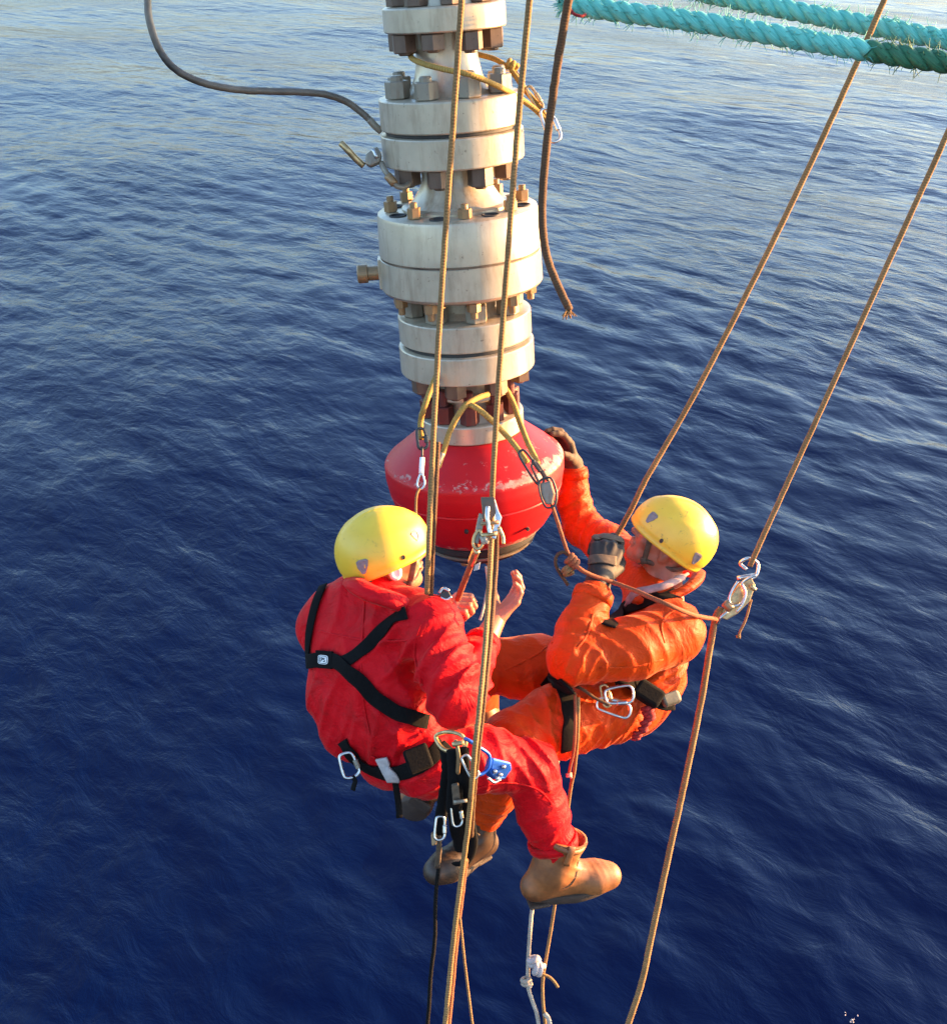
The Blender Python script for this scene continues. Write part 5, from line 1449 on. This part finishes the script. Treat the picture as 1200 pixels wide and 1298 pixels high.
carabiner('small steel hook with a pale gate left of the brown boot', (558, 1050, 2.99), (-0.1, 1, 0), (1, 0.1, 0.2), 30, 13, 3.6, 'steel')
br = plate('cord_lock', None, [(546, 1056, 3.0), (553, 1054, 3.0), (554, 1070, 3.0), (547, 1072, 3.0)], 0.02, 'nut_brass', 0.004)
tag(br, 'small brass cord lock beside the hook above the brown boot', 'cord lock')
rope('strap', [(556, 1060, 3.01), (556, 1080, 3.08), (554, 1100, 3.16)], 8, 'webbing_tan', 'dark strap between the hook and the toe of the brown boot', 'strap', None, 5, 8, 0.4)
# blue descender on the thigh
ds = empty('descender', Vector(W(622, 968, 2.98)))
tag(ds, 'blue alloy rope descender lying on the red thigh', 'descender')
D0 = 2.90
plate('body', ds, [(620, 960, D0), (644, 966, D0 + .03), (646, 976, D0 + .03), (636, 988, D0 + .03), (622, 988, D0), (616, 978, D0)], 0.03, 'blue_alloy', 0.006)
add_tube('bow', ds, [(588, 936, 2.85), (596, 940, 2.85), (608, 948, 2.86), (620, 958, 2.88), (619, 974, 2.88), (608, 982, 2.87), (602, 976, 2.86)], 5, 'blue_alloy', 6)
add_tube('handle', ds, [(618, 986, 2.87), (626, 992, 2.88), (634, 988, 2.89)], 4, 'steel', 5)
for q in ((627, 978), (634, 982), (630, 987), (638, 972)):
    add_tube('bolt', ds, [(q[0], q[1], D0 - .02), (q[0] + 1, q[1] + 1, D0 + .03)], 5, 'steel', 2)
carabiner('steel carabiner between the hip ring and the blue descender', (596, 972, 2.84), (0.5, 1, 0), (1, -0.5, 0.2), 32, 12, 3.6, 'steel')
# --- gear at the orange worker's hip
carabiner('silver carabiner lying over the orange hip, lowest of the cluster', (778, 896, 3.26), (1, 0.35, 0), (0.3, -1, 0), 44, 19, 3.6, 'steel')
carabiner('silver carabiner over the orange hip, nearest the black belt', (785, 882, 3.25), (1, -0.2, 0), (0.2, 1, 0), 36, 22, 3.6, 'steel')
carabiner('bronze carabiner over the orange hip, left end of the cluster', (768, 882, 3.26), (0.2, 1, 0), (1, -0.2, 0), 28, 11, 3.4, 'brass_steel')
rope('cord', [(722, 866, 3.24), (738, 874, 3.22), (754, 885, 3.22), (772, 894, 3.22)], 4.5, 'rope_brown', 'brown cord across the orange lap from the leg strap to the carabiners', 'cord')
kc = empty('knotted_cord', Vector(W(814, 915, 3.34)))
tag(kc, 'dark red knotted cord hanging under the black belt pouch', 'cord')
for i, (x, y) in enumerate(((821, 900), (823, 909), (818, 917), (815, 925), (808, 931), (806, 935))):
    knot(kc, 'knot', (x, y, 3.34), 7.5 - 0.5 * i, 'rope_red', (random.uniform(-.5, .5), 1, random.uniform(-.3, .3)), 1.7)
cd = rope('cord', [(729, 880, 3.22), (729, 920, 3.20), (727, 950, 3.22), (722, 975, 3.26), (721, 982, 3.27)], 4.2, 'rope_rust', 'thin cord over the orange leg strap ending in a white bead', 'cord')
knot(cd, 'bead', (721, 983, 3.27), 3.6, 'rope_white', turns=2)
rope('cord', [(733, 884, 3.22), (732, 930, 3.22), (728, 975, 3.30), (723, 1000, 3.36), (714, 1070, 3.5), (704, 1140, 3.55), (698, 1180, 3.56), (692, 1215, 3.56), (688, 1240, 3.56), (688, 1270, 3.56), (692, 1310, 3.56)], 4.6, 'rope_tan',
     'long thin cord from the orange harness down past the tan boot', 'cord')
rope('cord', [(708, 955, 3.42), (703, 985, 3.44), (690, 1060, 3.52), (676, 1140, 3.56), (671, 1190, 3.56), (669, 1232, 3.56), (670, 1255, 3.56), (680, 1285, 3.56), (684, 1310, 3.56)], 5.4, 'rope_white',
     'pale cord hanging below the tan boot to the bottom edge, left of its pair', 'cord')
kn = empty('rag_knot', Vector(W(679, 1225, 3.55)))
tag(kn, 'white knotted rag joining the two pale cords below the tan boot', 'knot')
knot(kn, 'knot', (677, 1219, 3.55), 8, 'white_cloth', (0.3, 1, 0.2), 2)
knot(kn, 'knot', (682, 1229, 3.54), 8, 'white_cloth', (1, 0.4, 0.2), 2)
knot(kn, 'knot', (667, 1245, 3.55), 6.5, 'rope_white', (0.2, 1, 0.3), 2.2)
add_tube('tail', kn, [(684, 1234, 3.55), (696, 1239, 3.55), (703, 1246, 3.55), (707, 1252, 3.55)], 3.8, 'rope_tan', 6)
add_tube('tail', kn, [(690, 1285, 3.55), (695, 1292, 3.55), (697, 1300, 3.55)], 6, 'rope_white', 5)
# --- hose at the left
hs = rope('hose', [(190, -45, 3.02), (187, 0, 3.03), (191, 32, 3.04), (204, 66, 3.06), (226, 90, 3.08), (262, 106, 3.11), (310, 114, 3.15), (372, 116, 3.20), (410, 119, 3.23), (438, 128, 3.26), (458, 142, 3.28), (472, 155, 3.29)], 10, 'hose',
          'black rubber hose looping in from the upper left to the riser', 'hose')
add_tube('ferrule', hs, [(468, 151, 3.285), (475, 159, 3.29), (483, 166, 3.30)], 9.5, 'nut_light', 5)
ff = empty('pipe_fitting', Vector(W(470, 205, 3.25)))
tag(ff, 'broken hose stub with a grey clamp fitting on the left of the riser', 'fitting')
add_tube('hose_stub', ff, [(432, 181, 3.24), (440, 189, 3.24), (450, 200, 3.25), (461, 210, 3.26)], 8.5, 'brass_steel', 5)
plate('clamp_block', ff, [(464, 196, 3.25), (478, 186, 3.25), (484, 196, 3.25), (482, 206, 3.25), (470, 212, 3.25), (463, 208, 3.25)], 0.03, 'nut_light', 0.006)
add_tube('bolt', ff, [(473, 189, 3.235), (478, 200, 3.235)], 6, 'steel', 3)
add_tube('elbow', ff, [(483, 206, 3.25), (488, 216, 3.24), (496, 228, 3.24), (504, 236, 3.24), (514, 236, 3.25), (521, 228, 3.26), (522, 216, 3.28)], 7.5, 'nut_light', 6)
add_tube('union', ff, [(491, 222, 3.235), (500, 233, 3.235)], 11, 'nut_brass', 3)
# --- green mooring ropes: three laid strands each, with loose fibres
def laid_rope(pix, wpx, label, dark_from=None):
    C = catmull([p3(*q) for q in pix], 40)
    r = 0.5 * wpx * C[len(C) // 2, 2] / FPX
    T, N, B = frames(C)
    L = np.concatenate(([0], np.cumsum(np.linalg.norm(np.diff(C, axis=0), axis=1))))
    lay = 0.135
    root = None
    cut = len(C) if dark_from is None else int(np.argmin(np.abs((C[:, 0] / C[:, 2] * FPX + 600) - dark_from)))
    root = empty('mooring_rope', Vector(to_world(C[0])[0]))
    tag(root, label, 'rope', 'green mooring ropes at the top')
    for k in range(3):
        a = L / lay * 2 * math.pi + 2 * math.pi * k / 3
        S_ = C + (N * np.cos(a)[:, None] + B * np.sin(a)[:, None]) * r * 0.50
        for sl, mt in ((slice(0, cut), 'green_rope'), (slice(max(0, cut - 1), None), 'green_dark')):
            if len(S_[sl]) < 4: continue
            V, F, uv = tube(to_world(S_[sl]), r * 0.56, 12)
            solid('strand', V, F, M[mt], root, True, uv)
    mb, mbd = MB(), MB()
    for i in range(750):
        j = random.randrange(2, len(C) - 2)
        a = random.uniform(0, 6.28)
        d = N[j] * math.cos(a) + B[j] * math.sin(a)
        e = C[j] + d * r * 0.93
        tt = T[j] * random.uniform(-1, 1) + d * random.uniform(0.1, 0.7)
        q = [e, e + unit(tt) * 0.012, e + unit(tt + d * 0.3) * random.uniform(0.018, 0.034)]
        V, F, uv = tube(to_world(np.array(q)), [0.0013, 0.0011, 0.0006], 4)
        (mb if j < cut else mbd).add(V, F, uv)
    for m_, mt in ((mb, 'green_rope'), (mbd, 'green_dark')):
        if m_.n:
            o = m_.build('loose_fibres', M[mt], root); o['kind'] = 'stuff'
laid_rope([(715, -2, 3.05), (740, 8, 3.04), (900, 30, 2.98), (1100, 64, 2.90), (1300, 94, 2.82), (2100, 215, 2.6)], 26, 'turquoise laid mooring rope, the lower of the pair, darker green towards its right end', 1103)
laid_rope([(300, -140, 3.75), (820, -28, 3.35), (900, -8, 3.32), (1050, 22, 3.25), (1200, 50, 3.18), (1320, 70, 3.1), (2100, 190, 2.8)], 24, 'turquoise laid mooring rope, the upper of the pair crossing the top corner')
rope('cord', [(719, 4, 2.97), (726, 16, 2.96), (736, 20, 2.96), (742, 18, 2.97)], 4, 'rope_red', 'frayed red brown lashing where the turquoise rope meets the loose rope', 'cord')
# --- flecks of foam low on the right
mb = MB()
for cx, cy, n, sp in ((1098, 1255, 3, 2), (1120, 1253, 5, 9), (1095, 1278, 6, 6), (1080, 1291, 9, 12)):
    for i in range(n):
        w0 = W(cx + random.gauss(0, sp * 0.5), cy + random.gauss(0, sp * 0.35), 1.0)
        o_ = CAM_MN[:3, 3]; d = w0 - o_
        g = o_ + d * (o_[2] - 0.06) / -d[2]
        a = np.linspace(0, 2 * math.pi, 9, endpoint=False)
        rr = random.uniform(0.006, 0.026) * (1 + 0.35 * np.sin(a * 2 + i) + 0.2 * np.cos(a * 3 + 2 * i))
        V = [g + np.array((rr[k] * math.cos(a[k]), rr[k] * math.sin(a[k]), 0)) for k in range(9)] + [g + np.array((0.5 * rr[k] * math.cos(a[k]), 0.5 * rr[k] * math.sin(a[k]), 0.012)) for k in range(9)]
        mb.add(V, [[k, (k + 1) % 9, 9 + (k + 1) % 9, 9 + k] for k in range(9)] + [list(range(9, 18))])
tag(mb.build('sea_foam', M['white_cloth']), 'few white flecks of foam on the water at the lower right', 'foam', None, 'stuff')
